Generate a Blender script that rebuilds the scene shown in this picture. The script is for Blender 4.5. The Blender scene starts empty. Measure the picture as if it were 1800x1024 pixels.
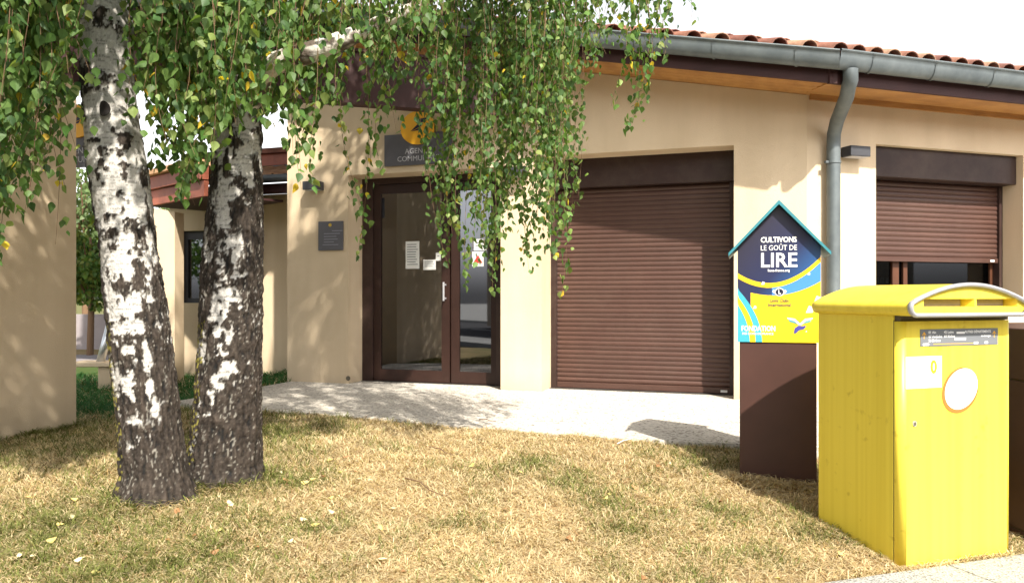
import bpy, bmesh, math, random
import numpy as np
from mathutils import Vector, Matrix, noise

R = math.radians
rnd = random.Random(7)
nrs = np.random.RandomState(11)
SC = bpy.context.scene
COL = SC.collection

# ------------------------------------------------------------------ camera, sky, sun, exposure
CAMZ, F, HOR = 1.05, 1400.0, 518.0
cam = bpy.data.cameras.new('camera')
cam.sensor_width = 36
cam.lens = F / 1800 * 36
cam.shift_y = (HOR - 512) / 1800
cam.clip_end = 500
cam.clip_start = 0.05
camo = bpy.data.objects.new('camera', cam)
COL.objects.link(camo)
camo.location = (0, 0, CAMZ)
camo.rotation_euler = (R(90), 0, 0)
SC.camera = camo

SUN_DIR = Vector((0.366, -0.905, 1.0)).normalized()      # towards the sun
world = bpy.data.worlds.new('World')
SC.world = world
world.use_nodes = True
wn = world.node_tree.nodes
wl = world.node_tree.links
bg = wn['Background']
sky = wn.new('ShaderNodeTexSky')
sky.sky_type = 'NISHITA'
sky.sun_disc = False
sky.sun_elevation = math.asin(SUN_DIR.z)
sky.sun_rotation = math.atan2(SUN_DIR.x, SUN_DIR.y)
sky.air_density = 1.0
sky.dust_density = 5.0
sky.ozone_density = 0.6
hs = wn.new('ShaderNodeHueSaturation')          # thin milky summer haze: a pale, nearly white sky
hs.inputs['Saturation'].default_value = 0.14
hs.inputs['Value'].default_value = 1.0
wl.new(sky.outputs[0], hs.inputs['Color'])
# milky haze: brighter towards the horizon all the way round
geo = wn.new('ShaderNodeTexCoord'); sxyz = wn.new('ShaderNodeSeparateXYZ'); wl.new(geo.outputs['Generated'], sxyz.inputs[0])
hz = wn.new('ShaderNodeMapRange'); hz.interpolation_type = 'SMOOTHSTEP'
hz.inputs['From Min'].default_value = 0.0; hz.inputs['From Max'].default_value = 0.62
hz.inputs['To Min'].default_value = 3.6; hz.inputs['To Max'].default_value = 0.9
wl.new(sxyz.outputs['Z'], hz.inputs['Value'])
vm = wn.new('ShaderNodeVectorMath'); vm.operation = 'SCALE'
wl.new(hs.outputs[0], vm.inputs[0]); wl.new(hz.outputs[0], vm.inputs['Scale']); wl.new(vm.outputs[0], bg.inputs['Color'])
bg.inputs['Strength'].default_value = 0.084

sun = bpy.data.lights.new('sun', 'SUN')
sun.energy = 4.8
sun.angle = R(0.9)
sun.color = (1.0, 0.93, 0.82)
suno = bpy.data.objects.new('sun', sun)
COL.objects.link(suno)
suno.rotation_euler = (-SUN_DIR).to_track_quat('-Z', 'Y').to_euler()

SC.view_settings.view_transform = 'Standard'
SC.view_settings.look = 'None'
SC.view_settings.gamma = 1
SC.view_settings.use_curve_mapping = False
SC.view_settings.exposure = 1.12

# ------------------------------------------------------------------ helpers
def at(px, py, Z):
    return Vector(((px - 900) / F * Z, Z, CAMZ + (HOR - py) / F * Z))

ORG = {}
def prop(o, label=None, cat=None, group=None, kind=None):
    if label: o['label'] = label
    if cat: o['category'] = cat
    if group: o['group'] = group
    if kind: o['kind'] = kind
    return o

def thing(name, label, cat, loc=(0, 0, 0), group=None):
    o = bpy.data.objects.new(name, None)
    o.empty_display_size = 0.1
    COL.objects.link(o)
    o.location = loc
    ORG[o.name] = Vector(loc)
    return prop(o, label, cat, group)

def link_mesh(name, me, parent=None, loc=None):
    o = bpy.data.objects.new(name, me)
    COL.objects.link(o)
    if parent is not None:
        o.parent = parent
        ORG[o.name] = ORG[parent.name]
    else:
        ORG[o.name] = Vector((0, 0, 0))
    if loc is not None: o.location = loc
    return o

def obj(name, bm, mat, parent=None, smooth=False, recalc=True):
    """one mesh object; bm is in world coordinates, moved to its thing's origin"""
    if recalc: bmesh.ops.recalc_face_normals(bm, faces=bm.faces)
    if parent is not None:
        bmesh.ops.translate(bm, verts=bm.verts, vec=-ORG[parent.name])
    me = bpy.data.meshes.new(name)
    bm.to_mesh(me); bm.free()
    if smooth: me.polygons.foreach_set('use_smooth', [True] * len(me.polygons))
    me.materials.append(mat)
    return link_mesh(name, me, parent)

def top(o):
    """a top-level single mesh: put its origin at its base"""
    me = o.data
    n = len(me.vertices)
    a = np.empty(n * 3, 'f'); me.vertices.foreach_get('co', a); a = a.reshape(-1, 3)
    c = (a.min(0) + a.max(0)) / 2; c[2] = a[:, 2].min()
    a -= c; me.vertices.foreach_set('co', a.ravel())
    o.location = Vector([float(v) for v in c])
    return o

def hexa(bm, p):
    """p: 8 points, first 4 a loop, last 4 the opposite loop"""
    v = [bm.verts.new(q) for q in p]
    for f in ((0, 1, 2, 3), (7, 6, 5, 4), (0, 4, 5, 1), (1, 5, 6, 2), (2, 6, 7, 3), (3, 7, 4, 0)):
        bm.faces.new([v[i] for i in f])
    return v

class Frame:
    def __init__(s, o, u, n):
        s.o = Vector((o[0], o[1], 0)); s.u = Vector((u[0], u[1], 0)); s.n = Vector((n[0], n[1], 0))
    def __call__(s, t, r, z):
        p = s.o + s.u * t + s.n * r
        return Vector((p.x, p.y, z))
    def t(s, px, r=0.0):
        k = (px - 900) / F
        b = s.o + s.n * r
        return (k * b.y - b.x) / (s.u.x - k * s.u.y)

def fbox(bm, f, t0, t1, r0, r1, z0, z1, z1b=None):
    if z1b is None: z1b = z1
    hexa(bm, [f(t0, r0, z0), f(t1, r0, z0), f(t1, r1, z0), f(t0, r1, z0),
              f(t0, r0, z1), f(t1, r0, z1b), f(t1, r1, z1b), f(t0, r1, z1)])

def bevel(bm, w, seg=2):
    bmesh.ops.recalc_face_normals(bm, faces=bm.faces)
    bmesh.ops.bevel(bm, geom=list(bm.edges), offset=w, segments=seg, affect='EDGES', profile=0.6)

def tube(bm, pts, rad, seg=10, cap=True):
    pts = [Vector(p) for p in pts]
    rads = rad if isinstance(rad, (list, tuple)) else [rad] * len(pts)
    rings = []
    up = Vector((0.13, 0.21, 1)).normalized()
    for i, p in enumerate(pts):
        d = (pts[min(i + 1, len(pts) - 1)] - pts[max(i - 1, 0)]).normalized()
        a = d.cross(up)
        if a.length < 0.1: a = d.cross(Vector((1, 0, 0)))
        a.normalize(); b = d.cross(a).normalized()
        rings.append([bm.verts.new(p + (a * math.cos(2 * math.pi * k / seg) + b * math.sin(2 * math.pi * k / seg)) * rads[i]) for k in range(seg)])
    for i in range(len(rings) - 1):
        for k in range(seg):
            bm.faces.new((rings[i][k], rings[i][(k + 1) % seg], rings[i + 1][(k + 1) % seg], rings[i + 1][k]))
    if cap:
        bm.faces.new(rings[0][::-1]); bm.faces.new(rings[-1])

def prism(bm, loop, off):
    """closed polygon loop extruded by the vector off"""
    a = [bm.verts.new(p) for p in loop]
    b = [bm.verts.new(Vector(p) + off) for p in loop]
    n = len(a)
    bm.faces.new(a); bm.faces.new(b[::-1])
    for i in range(n):
        bm.faces.new((a[i], b[i], b[(i + 1) % n], a[(i + 1) % n]))

# ------------------------------------------------------------------ materials
def mat(name, col, rough=0.7, metal=0.0, spec=0.3, noise_amt=0.0, noise_scale=8.0, bump=0.0, bump_scale=60.0,
        col2=None, stretch=None, extra=None):
    m = bpy.data.materials.new(name)
    m.use_nodes = True
    nt = m.node_tree; n = nt.nodes; l = nt.links
    b = n['Principled BSDF']
    b.inputs['Roughness'].default_value = rough
    b.inputs['Metallic'].default_value = metal
    b.inputs['Specular IOR Level'].default_value = spec
    b.inputs['Base Color'].default_value = (*col, 1)
    tc = n.new('ShaderNodeTexCoord')
    mp = n.new('ShaderNodeMapping')
    if stretch: mp.inputs['Scale'].default_value = stretch
    l.new(tc.outputs['Object'], mp.inputs['Vector'])
    if noise_amt or col2:
        nz = n.new('ShaderNodeTexNoise')
        nz.inputs['Scale'].default_value = noise_scale
        nz.inputs['Detail'].default_value = 6
        nz.inputs['Roughness'].default_value = 0.6
        l.new(mp.outputs[0], nz.inputs['Vector'])
        cr = n.new('ShaderNodeValToRGB')
        c2 = col2 if col2 else tuple(c * (1 - noise_amt) for c in col)
        cr.color_ramp.elements[0].color = (*c2, 1)
        cr.color_ramp.elements[0].position = 0.32
        cr.color_ramp.elements[1].color = (*col, 1)
        cr.color_ramp.elements[1].position = 0.66
        l.new(nz.outputs['Fac'], cr.inputs['Fac'])
        l.new(cr.outputs[0], b.inputs['Base Color'])
    if bump:
        nb = n.new('ShaderNodeTexNoise')
        nb.inputs['Scale'].default_value = bump_scale
        nb.inputs['Detail'].default_value = 4
        l.new(mp.outputs[0], nb.inputs['Vector'])
        bp = n.new('ShaderNodeBump')
        bp.inputs['Strength'].default_value = bump
        bp.inputs['Distance'].default_value = 0.01
        l.new(nb.outputs['Fac'], bp.inputs['Height'])
        l.new(bp.outputs[0], b.inputs['Normal'])
    return m

def attr_mat(name, rough=0.6, transl=0.0, spec=0.25, bump=0.0, bscale=80):
    m = bpy.data.materials.new(name)
    m.use_nodes = True
    nt = m.node_tree; n = nt.nodes; l = nt.links
    b = n['Principled BSDF']
    b.inputs['Roughness'].default_value = rough
    b.inputs['Specular IOR Level'].default_value = spec
    a = n.new('ShaderNodeAttribute'); a.attribute_name = 'Col'
    l.new(a.outputs['Color'], b.inputs['Base Color'])
    if bump:
        tc = n.new('ShaderNodeTexCoord')
        nb = n.new('ShaderNodeTexNoise'); nb.inputs['Scale'].default_value = bscale; nb.inputs['Detail'].default_value = 8
        l.new(tc.outputs['Object'], nb.inputs['Vector'])
        bp = n.new('ShaderNodeBump'); bp.inputs['Strength'].default_value = bump; bp.inputs['Distance'].default_value = 0.01
        l.new(nb.outputs['Fac'], bp.inputs['Height']); l.new(bp.outputs[0], b.inputs['Normal'])
    if transl:
        t = n.new('ShaderNodeBsdfTranslucent')
        mul = n.new('ShaderNodeMixRGB'); mul.blend_type = 'MULTIPLY'; mul.inputs[0].default_value = 1
        mul.inputs[2].default_value = (1.5, 1.6, 0.6, 1)
        l.new(a.outputs['Color'], mul.inputs[1]); l.new(mul.outputs[0], t.inputs['Color'])
        mx = n.new('ShaderNodeMixShader'); mx.inputs[0].default_value = transl
        l.new(b.outputs[0], mx.inputs[1]); l.new(t.outputs[0], mx.inputs[2])
        l.new(mx.outputs[0], n['Material Output'].inputs['Surface'])
    return m

def glass_mat(name, refl=0.3, tint=(0.35, 0.37, 0.38)):
    m = bpy.data.materials.new(name)
    m.use_nodes = True
    nt = m.node_tree; n = nt.nodes; l = nt.links
    n.remove(n['Principled BSDF'])
    g = n.new('ShaderNodeBsdfGlossy'); g.inputs['Roughness'].default_value = 0.02; g.inputs['Color'].default_value = (0.9, 0.92, 1, 1)
    t = n.new('ShaderNodeBsdfTransparent'); t.inputs['Color'].default_value = (*tint, 1)
    mx = n.new('ShaderNodeMixShader'); mx.inputs[0].default_value = refl
    l.new(t.outputs[0], mx.inputs[1]); l.new(g.outputs[0], mx.inputs[2])
    l.new(mx.outputs[0], n['Material Output'].inputs['Surface'])
    return m

def stucco_mat():
    m = bpy.data.materials.new('stucco'); m.use_nodes = True
    nt = m.node_tree; n = nt.nodes; l = nt.links
    b = n['Principled BSDF']; b.inputs['Roughness'].default_value = 0.92; b.inputs['Specular IOR Level'].default_value = 0.15
    tc = n.new('ShaderNodeNewGeometry')
    n1 = n.new('ShaderNodeTexNoise'); n1.inputs['Scale'].default_value = 0.9; n1.inputs['Detail'].default_value = 7
    n2 = n.new('ShaderNodeTexNoise'); n2.inputs['Scale'].default_value = 140; n2.inputs['Detail'].default_value = 3
    mp = n.new('ShaderNodeMapping'); mp.inputs['Scale'].default_value = (1.6, 1.6, 0.25)
    n3 = n.new('ShaderNodeTexNoise'); n3.inputs['Scale'].default_value = 2.0; n3.inputs['Detail'].default_value = 5
    for q in (n1, n2): l.new(tc.outputs['Position'], q.inputs['Vector'])
    l.new(tc.outputs['Position'], mp.inputs['Vector']); l.new(mp.outputs[0], n3.inputs['Vector'])
    c1 = n.new('ShaderNodeValToRGB')
    c1.color_ramp.elements[0].color = (0.585, 0.468, 0.322, 1); c1.color_ramp.elements[0].position = 0.3
    c1.color_ramp.elements[1].color = (0.665, 0.540, 0.382, 1); c1.color_ramp.elements[1].position = 0.7
    l.new(n1.outputs['Fac'], c1.inputs['Fac'])
    c3 = n.new('ShaderNodeValToRGB')      # rain streaks
    c3.color_ramp.elements[0].color = (0.87, 0.86, 0.84, 1); c3.color_ramp.elements[0].position = 0.3
    c3.color_ramp.elements[1].color = (1, 1, 1, 1); c3.color_ramp.elements[1].position = 0.6
    l.new(n3.outputs['Fac'], c3.inputs['Fac'])
    mu = n.new('ShaderNodeMixRGB'); mu.blend_type = 'MULTIPLY'; mu.inputs[0].default_value = 0.8
    l.new(c1.outputs[0], mu.inputs[1]); l.new(c3.outputs[0], mu.inputs[2])
    # splash dirt just above the ground
    sx = n.new('ShaderNodeSeparateXYZ'); l.new(tc.outputs['Position'], sx.inputs[0])
    mr = n.new('ShaderNodeMapRange'); mr.inputs['From Min'].default_value = -0.1; mr.inputs['From Max'].default_value = 0.22
    mr.inputs['To Min'].default_value = 0.74; mr.inputs['To Max'].default_value = 1.0
    l.new(sx.outputs['Z'], mr.inputs['Value'])
    mu2 = n.new('ShaderNodeMixRGB'); mu2.blend_type = 'MULTIPLY'; mu2.inputs[0].default_value = 1
    l.new(mu.outputs[0], mu2.inputs[1]); l.new(mr.outputs[0], mu2.inputs[2])
    l.new(mu2.outputs[0], b.inputs['Base Color'])
    bp = n.new('ShaderNodeBump'); bp.inputs['Strength'].default_value = 0.6; bp.inputs['Distance'].default_value = 0.005
    l.new(n2.outputs['Fac'], bp.inputs['Height'])
    bp2 = n.new('ShaderNodeBump'); bp2.inputs['Strength'].default_value = 0.8; bp2.inputs['Distance'].default_value = 0.02
    l.new(n1.outputs['Fac'], bp2.inputs['Height']); l.new(bp.outputs[0], bp2.inputs['Normal'])
    l.new(bp2.outputs[0], b.inputs['Normal'])
    return m

def aggregate_mat(name, base, dark, scale=70, big=(0.85, 1.0)):
    m = bpy.data.materials.new(name); m.use_nodes = True
    nt = m.node_tree; n = nt.nodes; l = nt.links
    b = n['Principled BSDF']; b.inputs['Roughness'].default_value = 0.9; b.inputs['Specular IOR Level'].default_value = 0.15
    g = n.new('ShaderNodeNewGeometry')
    v = n.new('ShaderNodeTexVoronoi'); v.inputs['Scale'].default_value = scale
    l.new(g.outputs['Position'], v.inputs['Vector'])
    cr = n.new('ShaderNodeValToRGB')
    e = cr.color_ramp.elements
    e[0].position = 0.0; e[0].color = (*dark, 1)
    e[1].position = 0.35; e[1].color = (*base, 1)
    e2 = e.new(0.8); e2.color = tuple(min(1, c * 1.12) for c in base) + (1,)
    sp = n.new('ShaderNodeSeparateColor'); l.new(v.outputs['Color'], sp.inputs[0])
    l.new(sp.outputs[0], cr.inputs['Fac'])
    nz = n.new('ShaderNodeTexNoise'); nz.inputs['Scale'].default_value = 1.3; nz.inputs['Detail'].default_value = 8
    l.new(g.outputs['Position'], nz.inputs['Vector'])
    mr = n.new('ShaderNodeMapRange'); mr.inputs['From Min'].default_value = 0.3; mr.inputs['From Max'].default_value = 0.7
    mr.inputs['To Min'].default_value = big[0]; mr.inputs['To Max'].default_value = big[1]
    l.new(nz.outputs['Fac'], mr.inputs['Value'])
    mu = n.new('ShaderNodeMixRGB'); mu.blend_type = 'MULTIPLY'; mu.inputs[0].default_value = 1
    l.new(cr.outputs[0], mu.inputs[1]); l.new(mr.outputs[0], mu.inputs[2])
    l.new(mu.outputs[0], b.inputs['Base Color'])
    bp = n.new('ShaderNodeBump'); bp.inputs['Strength'].default_value = 0.6; bp.inputs['Distance'].default_value = 0.006
    l.new(v.outputs['Distance'], bp.inputs['Height']); l.new(bp.outputs[0], b.inputs['Normal'])
    return m

M = {}
M['stucco'] = stucco_mat()
M['brown'] = mat('brown_aluminium', (0.038, 0.020, 0.017), 0.5, noise_amt=0.25, noise_scale=3, bump=0.03, bump_scale=200)
M['slat'] = mat('shutter_brown', (0.072, 0.034, 0.025), 0.45, spec=0.4, noise_amt=0.2, noise_scale=2.2, stretch=(1, 1, 6))
M['beam'] = mat('dark_brown_paint', (0.050, 0.019, 0.018), 0.6, noise_amt=0.3, noise_scale=3, bump=0.1, bump_scale=30)
M['pine'] = mat('varnished_pine', (0.47, 0.245, 0.080), 0.5, noise_scale=3.0, col2=(0.33, 0.155, 0.05), stretch=(1, 1, 9), bump=0.1, bump_scale=20)
M['zinc'] = mat('zinc', (0.150, 0.172, 0.178), 0.5, metal=0.35, noise_scale=5, col2=(0.10, 0.118, 0.125), bump=0.05, bump_scale=12)
M['grey'] = mat('dark_grey_paint', (0.052, 0.054, 0.062), 0.5, noise_amt=0.2)
M['sign_grey'] = mat('sign_grey', (0.10, 0.098, 0.11), 0.5, noise_amt=0.12)
M['orange'] = mat('sign_yellow', (0.82, 0.42, 0.02), 0.45)
M['navy'] = mat('logo_navy', (0.012, 0.014, 0.03), 0.45)
M['white'] = mat('white_print', (0.8, 0.8, 0.8), 0.55)
M['letter'] = mat('pale_lettering', (0.45, 0.45, 0.47), 0.5)
M['faint'] = mat('faint_lettering', (0.20, 0.20, 0.24), 0.5)
M['paper'] = mat('paper', (0.66, 0.66, 0.63), 0.7, noise_amt=0.06)
M['ink'] = mat('ink', (0.06, 0.07, 0.08), 0.6)
M['red'] = mat('red_print', (0.45, 0.05, 0.04), 0.5)
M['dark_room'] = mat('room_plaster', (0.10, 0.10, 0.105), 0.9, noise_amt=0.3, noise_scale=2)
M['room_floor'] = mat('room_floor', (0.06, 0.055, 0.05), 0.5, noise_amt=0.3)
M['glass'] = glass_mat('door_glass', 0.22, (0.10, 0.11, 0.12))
M['glass_dark'] = glass_mat('window_glass', 0.045, (0.3, 0.34, 0.36))
M['terrace'] = aggregate_mat('washed_concrete', (0.56, 0.52, 0.455), (0.20, 0.175, 0.15), 60, (0.82, 1.0))
M['kerb'] = aggregate_mat('kerb_concrete', (0.33, 0.33, 0.31), (0.16, 0.16, 0.15), 110, (0.85, 1.0))
M['asphalt'] = aggregate_mat('asphalt', (0.06, 0.06, 0.062), (0.03, 0.03, 0.03), 120)
M['road_paint'] = mat('road_paint', (0.7, 0.7, 0.68), 0.8, noise_amt=0.2, noise_scale=20)
M['soil'] = attr_mat('lawn_soil', 0.95, 0, 0.1, 0.6, 60)
M['blade'] = attr_mat('grass_blade', 0.7, 0.18, 0.2)
M['leaf'] = attr_mat('birch_leaf', 0.5, 0.42, 0.28)
M['bark'] = attr_mat('birch_bark', 0.85, 0, 0.2, 0.9, 45)
M['twig'] = mat('twig', (0.15, 0.09, 0.05), 0.8)
M['dryleaf'] = attr_mat('fallen_leaf', 0.7, 0.15, 0.2)
M['teal'] = mat('teal_paint', (0.04, 0.20, 0.245), 0.45, noise_amt=0.15)

def vary(m, lo=0.8, hi=1.12, dust=0.0):
    """small tone differences from piece to piece, a little dust"""
    nt = m.node_tree; n = nt.nodes; l = nt.links; b = n['Principled BSDF']
    oi = n.new('ShaderNodeObjectInfo'); mr = n.new('ShaderNodeMapRange'); mr.inputs['To Min'].default_value = lo; mr.inputs['To Max'].default_value = hi
    l.new(oi.outputs['Random'], mr.inputs['Value'])
    mu = n.new('ShaderNodeMixRGB'); mu.blend_type = 'MULTIPLY'; mu.inputs[0].default_value = 1
    src = b.inputs['Base Color'].links[0].from_socket
    l.new(src, mu.inputs[1]); l.new(mr.outputs[0], mu.inputs[2])
    g = n.new('ShaderNodeNewGeometry'); nz = n.new('ShaderNodeTexNoise'); nz.inputs['Scale'].default_value = 2.2; nz.inputs['Detail'].default_value = 9; nz.inputs['Roughness'].default_value = 0.7
    l.new(g.outputs['Position'], nz.inputs['Vector'])
    m2 = n.new('ShaderNodeMapRange'); m2.inputs['From Min'].default_value = .45; m2.inputs['From Max'].default_value = .75; m2.inputs['To Max'].default_value = dust
    l.new(nz.outputs['Fac'], m2.inputs['Value'])
    mx = n.new('ShaderNodeMixRGB'); mx.inputs[2].default_value = (.30, .24, .18, 1)
    l.new(m2.outputs[0], mx.inputs[0]); l.new(mu.outputs[0], mx.inputs[1]); l.new(mx.outputs[0], b.inputs['Base Color'])
vary(M['slat'], .90, 1.08, .05)
vary(M['brown'], .9, 1.1, .10)

def tile_mat():
    m = mat('terracotta', (0.42, 0.17, 0.09), 0.85, bump=0.25, bump_scale=40)
    nt = m.node_tree; n = nt.nodes; l = nt.links; b = n['Principled BSDF']
    oi = n.new('ShaderNodeObjectInfo')
    cr = n.new('ShaderNodeValToRGB'); e = cr.color_ramp.elements
    e[0].color = (0.13, 0.050, 0.042, 1); e[1].color = (0.34, 0.205, 0.135, 1)
    e2 = e.new(0.5); e2.color = (0.25, 0.115, 0.075, 1)
    l.new(oi.outputs['Random'], cr.inputs['Fac'])
    tc = n.new('ShaderNodeTexCoord'); nz = n.new('ShaderNodeTexNoise'); nz.inputs['Scale'].default_value = 11; nz.inputs['Detail'].default_value = 7
    l.new(tc.outputs['Object'], nz.inputs['Vector'])
    mr = n.new('ShaderNodeMapRange'); mr.inputs['From Min'].default_value = 0.3; mr.inputs['From Max'].default_value = 0.7
    mr.inputs['To Min'].default_value = 0.55; mr.inputs['To Max'].default_value = 1.15
    l.new(nz.outputs['Fac'], mr.inputs['Value'])
    mu = n.new('ShaderNodeMixRGB'); mu.blend_type = 'MULTIPLY'; mu.inputs[0].default_value = 1
    l.new(cr.outputs[0], mu.inputs[1]); l.new(mr.outputs[0], mu.inputs[2]); l.new(mu.outputs[0], b.inputs['Base Color'])
    return m
M['tile'] = tile_mat()

def yellow_mat():
    m = bpy.data.materials.new('yellow_plastic_paint'); m.use_nodes = True
    nt = m.node_tree; n = nt.nodes; l = nt.links; b = n['Principled BSDF']
    b.inputs['Roughness'].default_value = 0.38; b.inputs['Specular IOR Level'].default_value = 0.4
    g = n.new('ShaderNodeNewGeometry')
    mp = n.new('ShaderNodeMapping'); mp.inputs['Scale'].default_value = (34, 34, 0.5)
    l.new(g.outputs['Position'], mp.inputs['Vector'])
    n1 = n.new('ShaderNodeTexNoise'); n1.inputs['Scale'].default_value = 1.0; n1.inputs['Detail'].default_value = 5
    l.new(mp.outputs[0], n1.inputs['Vector'])
    c1 = n.new('ShaderNodeValToRGB')
    c1.color_ramp.elements[0].color = (0.72, 0.56, 0.050, 1); c1.color_ramp.elements[0].position = 0.25
    c1.color_ramp.elements[1].color = (0.79, 0.63, 0.066, 1); c1.color_ramp.elements[1].position = 0.6
    l.new(n1.outputs['Fac'], c1.inputs['Fac'])
    n2 = n.new('ShaderNodeTexNoise'); n2.inputs['Scale'].default_value = 14; n2.inputs['Detail'].default_value = 8
    l.new(g.outputs['Position'], n2.inputs['Vector'])
    c2 = n.new('ShaderNodeValToRGB')
    c2.color_ramp.elements[0].color = (0.62, 0.55, 0.40, 1); c2.color_ramp.elements[0].position = 0.27
    c2.color_ramp.elements[1].color = (1, 1, 1, 1); c2.color_ramp.elements[1].position = 0.36
    l.new(n2.outputs['Fac'], c2.inputs['Fac'])
    mu = n.new('ShaderNodeMixRGB'); mu.blend_type = 'MULTIPLY'; mu.inputs[0].default_value = 0.6
    l.new(c1.outputs[0], mu.inputs[1]); l.new(c2.outputs[0], mu.inputs[2])
    l.new(mu.outputs[0], b.inputs['Base Color'])
    bp = n.new('ShaderNodeBump'); bp.inputs['Strength'].default_value = 0.05; bp.inputs['Distance'].default_value = 0.004
    l.new(n1.outputs['Fac'], bp.inputs['Height']); l.new(bp.outputs[0], b.inputs['Normal'])
    return m
M['yellow'] = yellow_mat()
M['silver'] = mat('silver_plastic', (0.42, 0.42, 0.44), 0.35, metal=0.3, noise_amt=0.15)
M['slot'] = mat('dark_slot', (0.10, 0.085, 0.06), 0.7)

# ------------------------------------------------------------------ layout frames
C0 = (2.88, 7.78)
D1, N1 = (-0.9455, 0.3256), (0.3256, 0.9455)     # wall with the door, t runs left from the corner, r inward
D2, N2 = (0.9455, 0.3256), (-0.3256, 0.9455)     # wall with the window, t runs right
W1, W2 = Frame(C0, D1, N1), Frame(C0, D2, N2)
STREET = Frame((1.48, 3.57), D2, N2)

def sstep(a, b, x):
    x = min(1, max(0, (x - a) / (b - a))); return x * x * (3 - 2 * x)

def ground_z(x, y):
    q = -0.3256 * (x - 1.48) + 0.9455 * (y - 3.57)
    k = min(1, max(0, 1 - q / 2.6))
    z = -0.215 * k ** 1.3 - 0.012
    z -= 0.135 * sstep(-2.7, -4.0, x) * sstep(0.3, 3.5, q)
    z += 0.012 * noise.noise(Vector((x * 1.7, y * 1.7, 0))) + 0.006 * noise.noise(Vector((x * 6, y * 6, 3)))
    if q < 0: z = -0.227 + q * 0.01
    return z

# terrace polygon (z = 0)
def g0(px, py):
    Z = F * CAMZ / (py - HOR); return ((px - 900) / F * Z, Z)
TERR = [g0(313, 704), g0(345, 713), g0(458, 722.5), g0(560, 728), g0(650, 736), g0(780, 747), g0(900, 757), g0(1000, 764), g0(1100, 770), g0(1200, 775),
        g0(1295, 779), (2.45, 5.38), (4.0, 5.7), (9.0, 7.4), (9.0, 9.9), (9.0, 10.9), (3.2, 9.0), (-2.35, 10.9), g0(505, 671)]
def in_poly(x, y, P):
    c = False; j = len(P) - 1
    for i in range(len(P)):
        xi, yi = P[i]; xj, yj = P[j]
        if (yi > y) != (yj > y) and x < (xj - xi) * (y - yi) / (yj - yi) + xi: c = not c
        j = i
    return c

# ------------------------------------------------------------------ ground
GREEN_SPOTS = [(g0(930, 800), .22), (g0(1010, 815), .25), (g0(985, 830), .22), (g0(1075, 850), .2), (g0(1160, 860), .25), (g0(1090, 880), .2),
               (g0(1230, 800), .4), (g0(1300, 860), .25), (g0(480, 760), .5), (g0(490, 830), .45), (g0(100, 900), .5), (g0(230, 960), .5), (g0(60, 1000), .3),
               (g0(1215, 940), .2), (g0(700, 790), .3), (g0(560, 890), .3), (g0(380, 1000), .3), (g0(1140, 790), .2), (g0(800, 880), .15), (g0(350, 930), .4),
               (g0(1420, 880), .25), (g0(1250, 850), .2), (g0(1330, 900), .2)]
def greenness(x, y):
    g = 0.0 + 0.30 * noise.noise(Vector((x * 0.9 + 3, y * 0.9, 1))) + 0.34 * noise.noise(Vector((x * 3.1, y * 3.1, 5)))
    for (sx, sy), r in GREEN_SPOTS:
        d = ((x - sx) ** 2 + (y - sy) ** 2) / (r * r)
        if d < 4: g += 0.42 * math.exp(-d * 2.6) * (1 + noise.noise(Vector((x * 9, y * 9, 4))))
    g += 0.32 * sstep(-0.8, -2.4, x)
    g += 1.2 * sstep(7.6, 8.6, y + 0.35 * x * 0)
    if y > 13.5: g -= 1.5
    return max(0, min(1, g))

def soil_col(x, y):
    g = greenness(x, y)
    d = 0.5 + 0.5 * noise.noise(Vector((x * 2.3, y * 2.3, 9)))
    a = np.array((0.25, 0.185, 0.095)) * (0.75 + 0.5 * d); b = np.array((0.055, 0.085, 0.022))
    return a * (1 - g) + b * g

xs = np.concatenate([[-160, -60, -25, -12], np.arange(-7, 6.01, 0.09), [9, 14, 25, 60, 160]])
ys = np.concatenate([np.arange(3.0, 9.6, 0.09), np.arange(9.7, 22, 0.5), [25, 32, 45, 70, 120, 250]])
vs, cs = [], []
for y in ys:
    for x in xs:
        q = -0.3256 * (x - 1.48) + 0.9455 * (y - 3.57)
        if -7 <= x <= 6 and y < 22: z = ground_z(x, y)
        else: z = -0.15 if x < 0 else -0.24
        if in_poly(x, y, TERR): z -= 0.035
        if q < 0.0: z -= 0.10
        vs.append((x, y, z)); c = soil_col(x, y) if y < 22 else np.array((0.12, 0.12, 0.05)); cs.append((c[0], c[1], c[2], 1))
nx = len(xs)
fs = [(j * nx + i, j * nx + i + 1, (j + 1) * nx + i + 1, (j + 1) * nx + i) for j in range(len(ys) - 1) for i in range(nx - 1)]
me = bpy.data.meshes.new('lawn_ground'); me.from_pydata(vs, [], fs)
ca = me.color_attributes.new('Col', 'FLOAT_COLOR', 'POINT'); ca.data.foreach_set('color', np.array(cs, 'f').ravel())
me.polygons.foreach_set('use_smooth', [True] * len(me.polygons)); me.materials.append(M['soil'])
prop(link_mesh('lawn_ground', me), 'dry sloping lawn ground of straw and soil under the birch trees', kind='structure')

bm = bmesh.new()
prism(bm, [Vector((x, y, 0)) for x, y in TERR], Vector((0, 0, -0.12)))
prop(top(obj('terrace', bm, M['terrace'])), 'pale washed concrete terrace in front of the glass door and the shutters', kind='structure')

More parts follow.
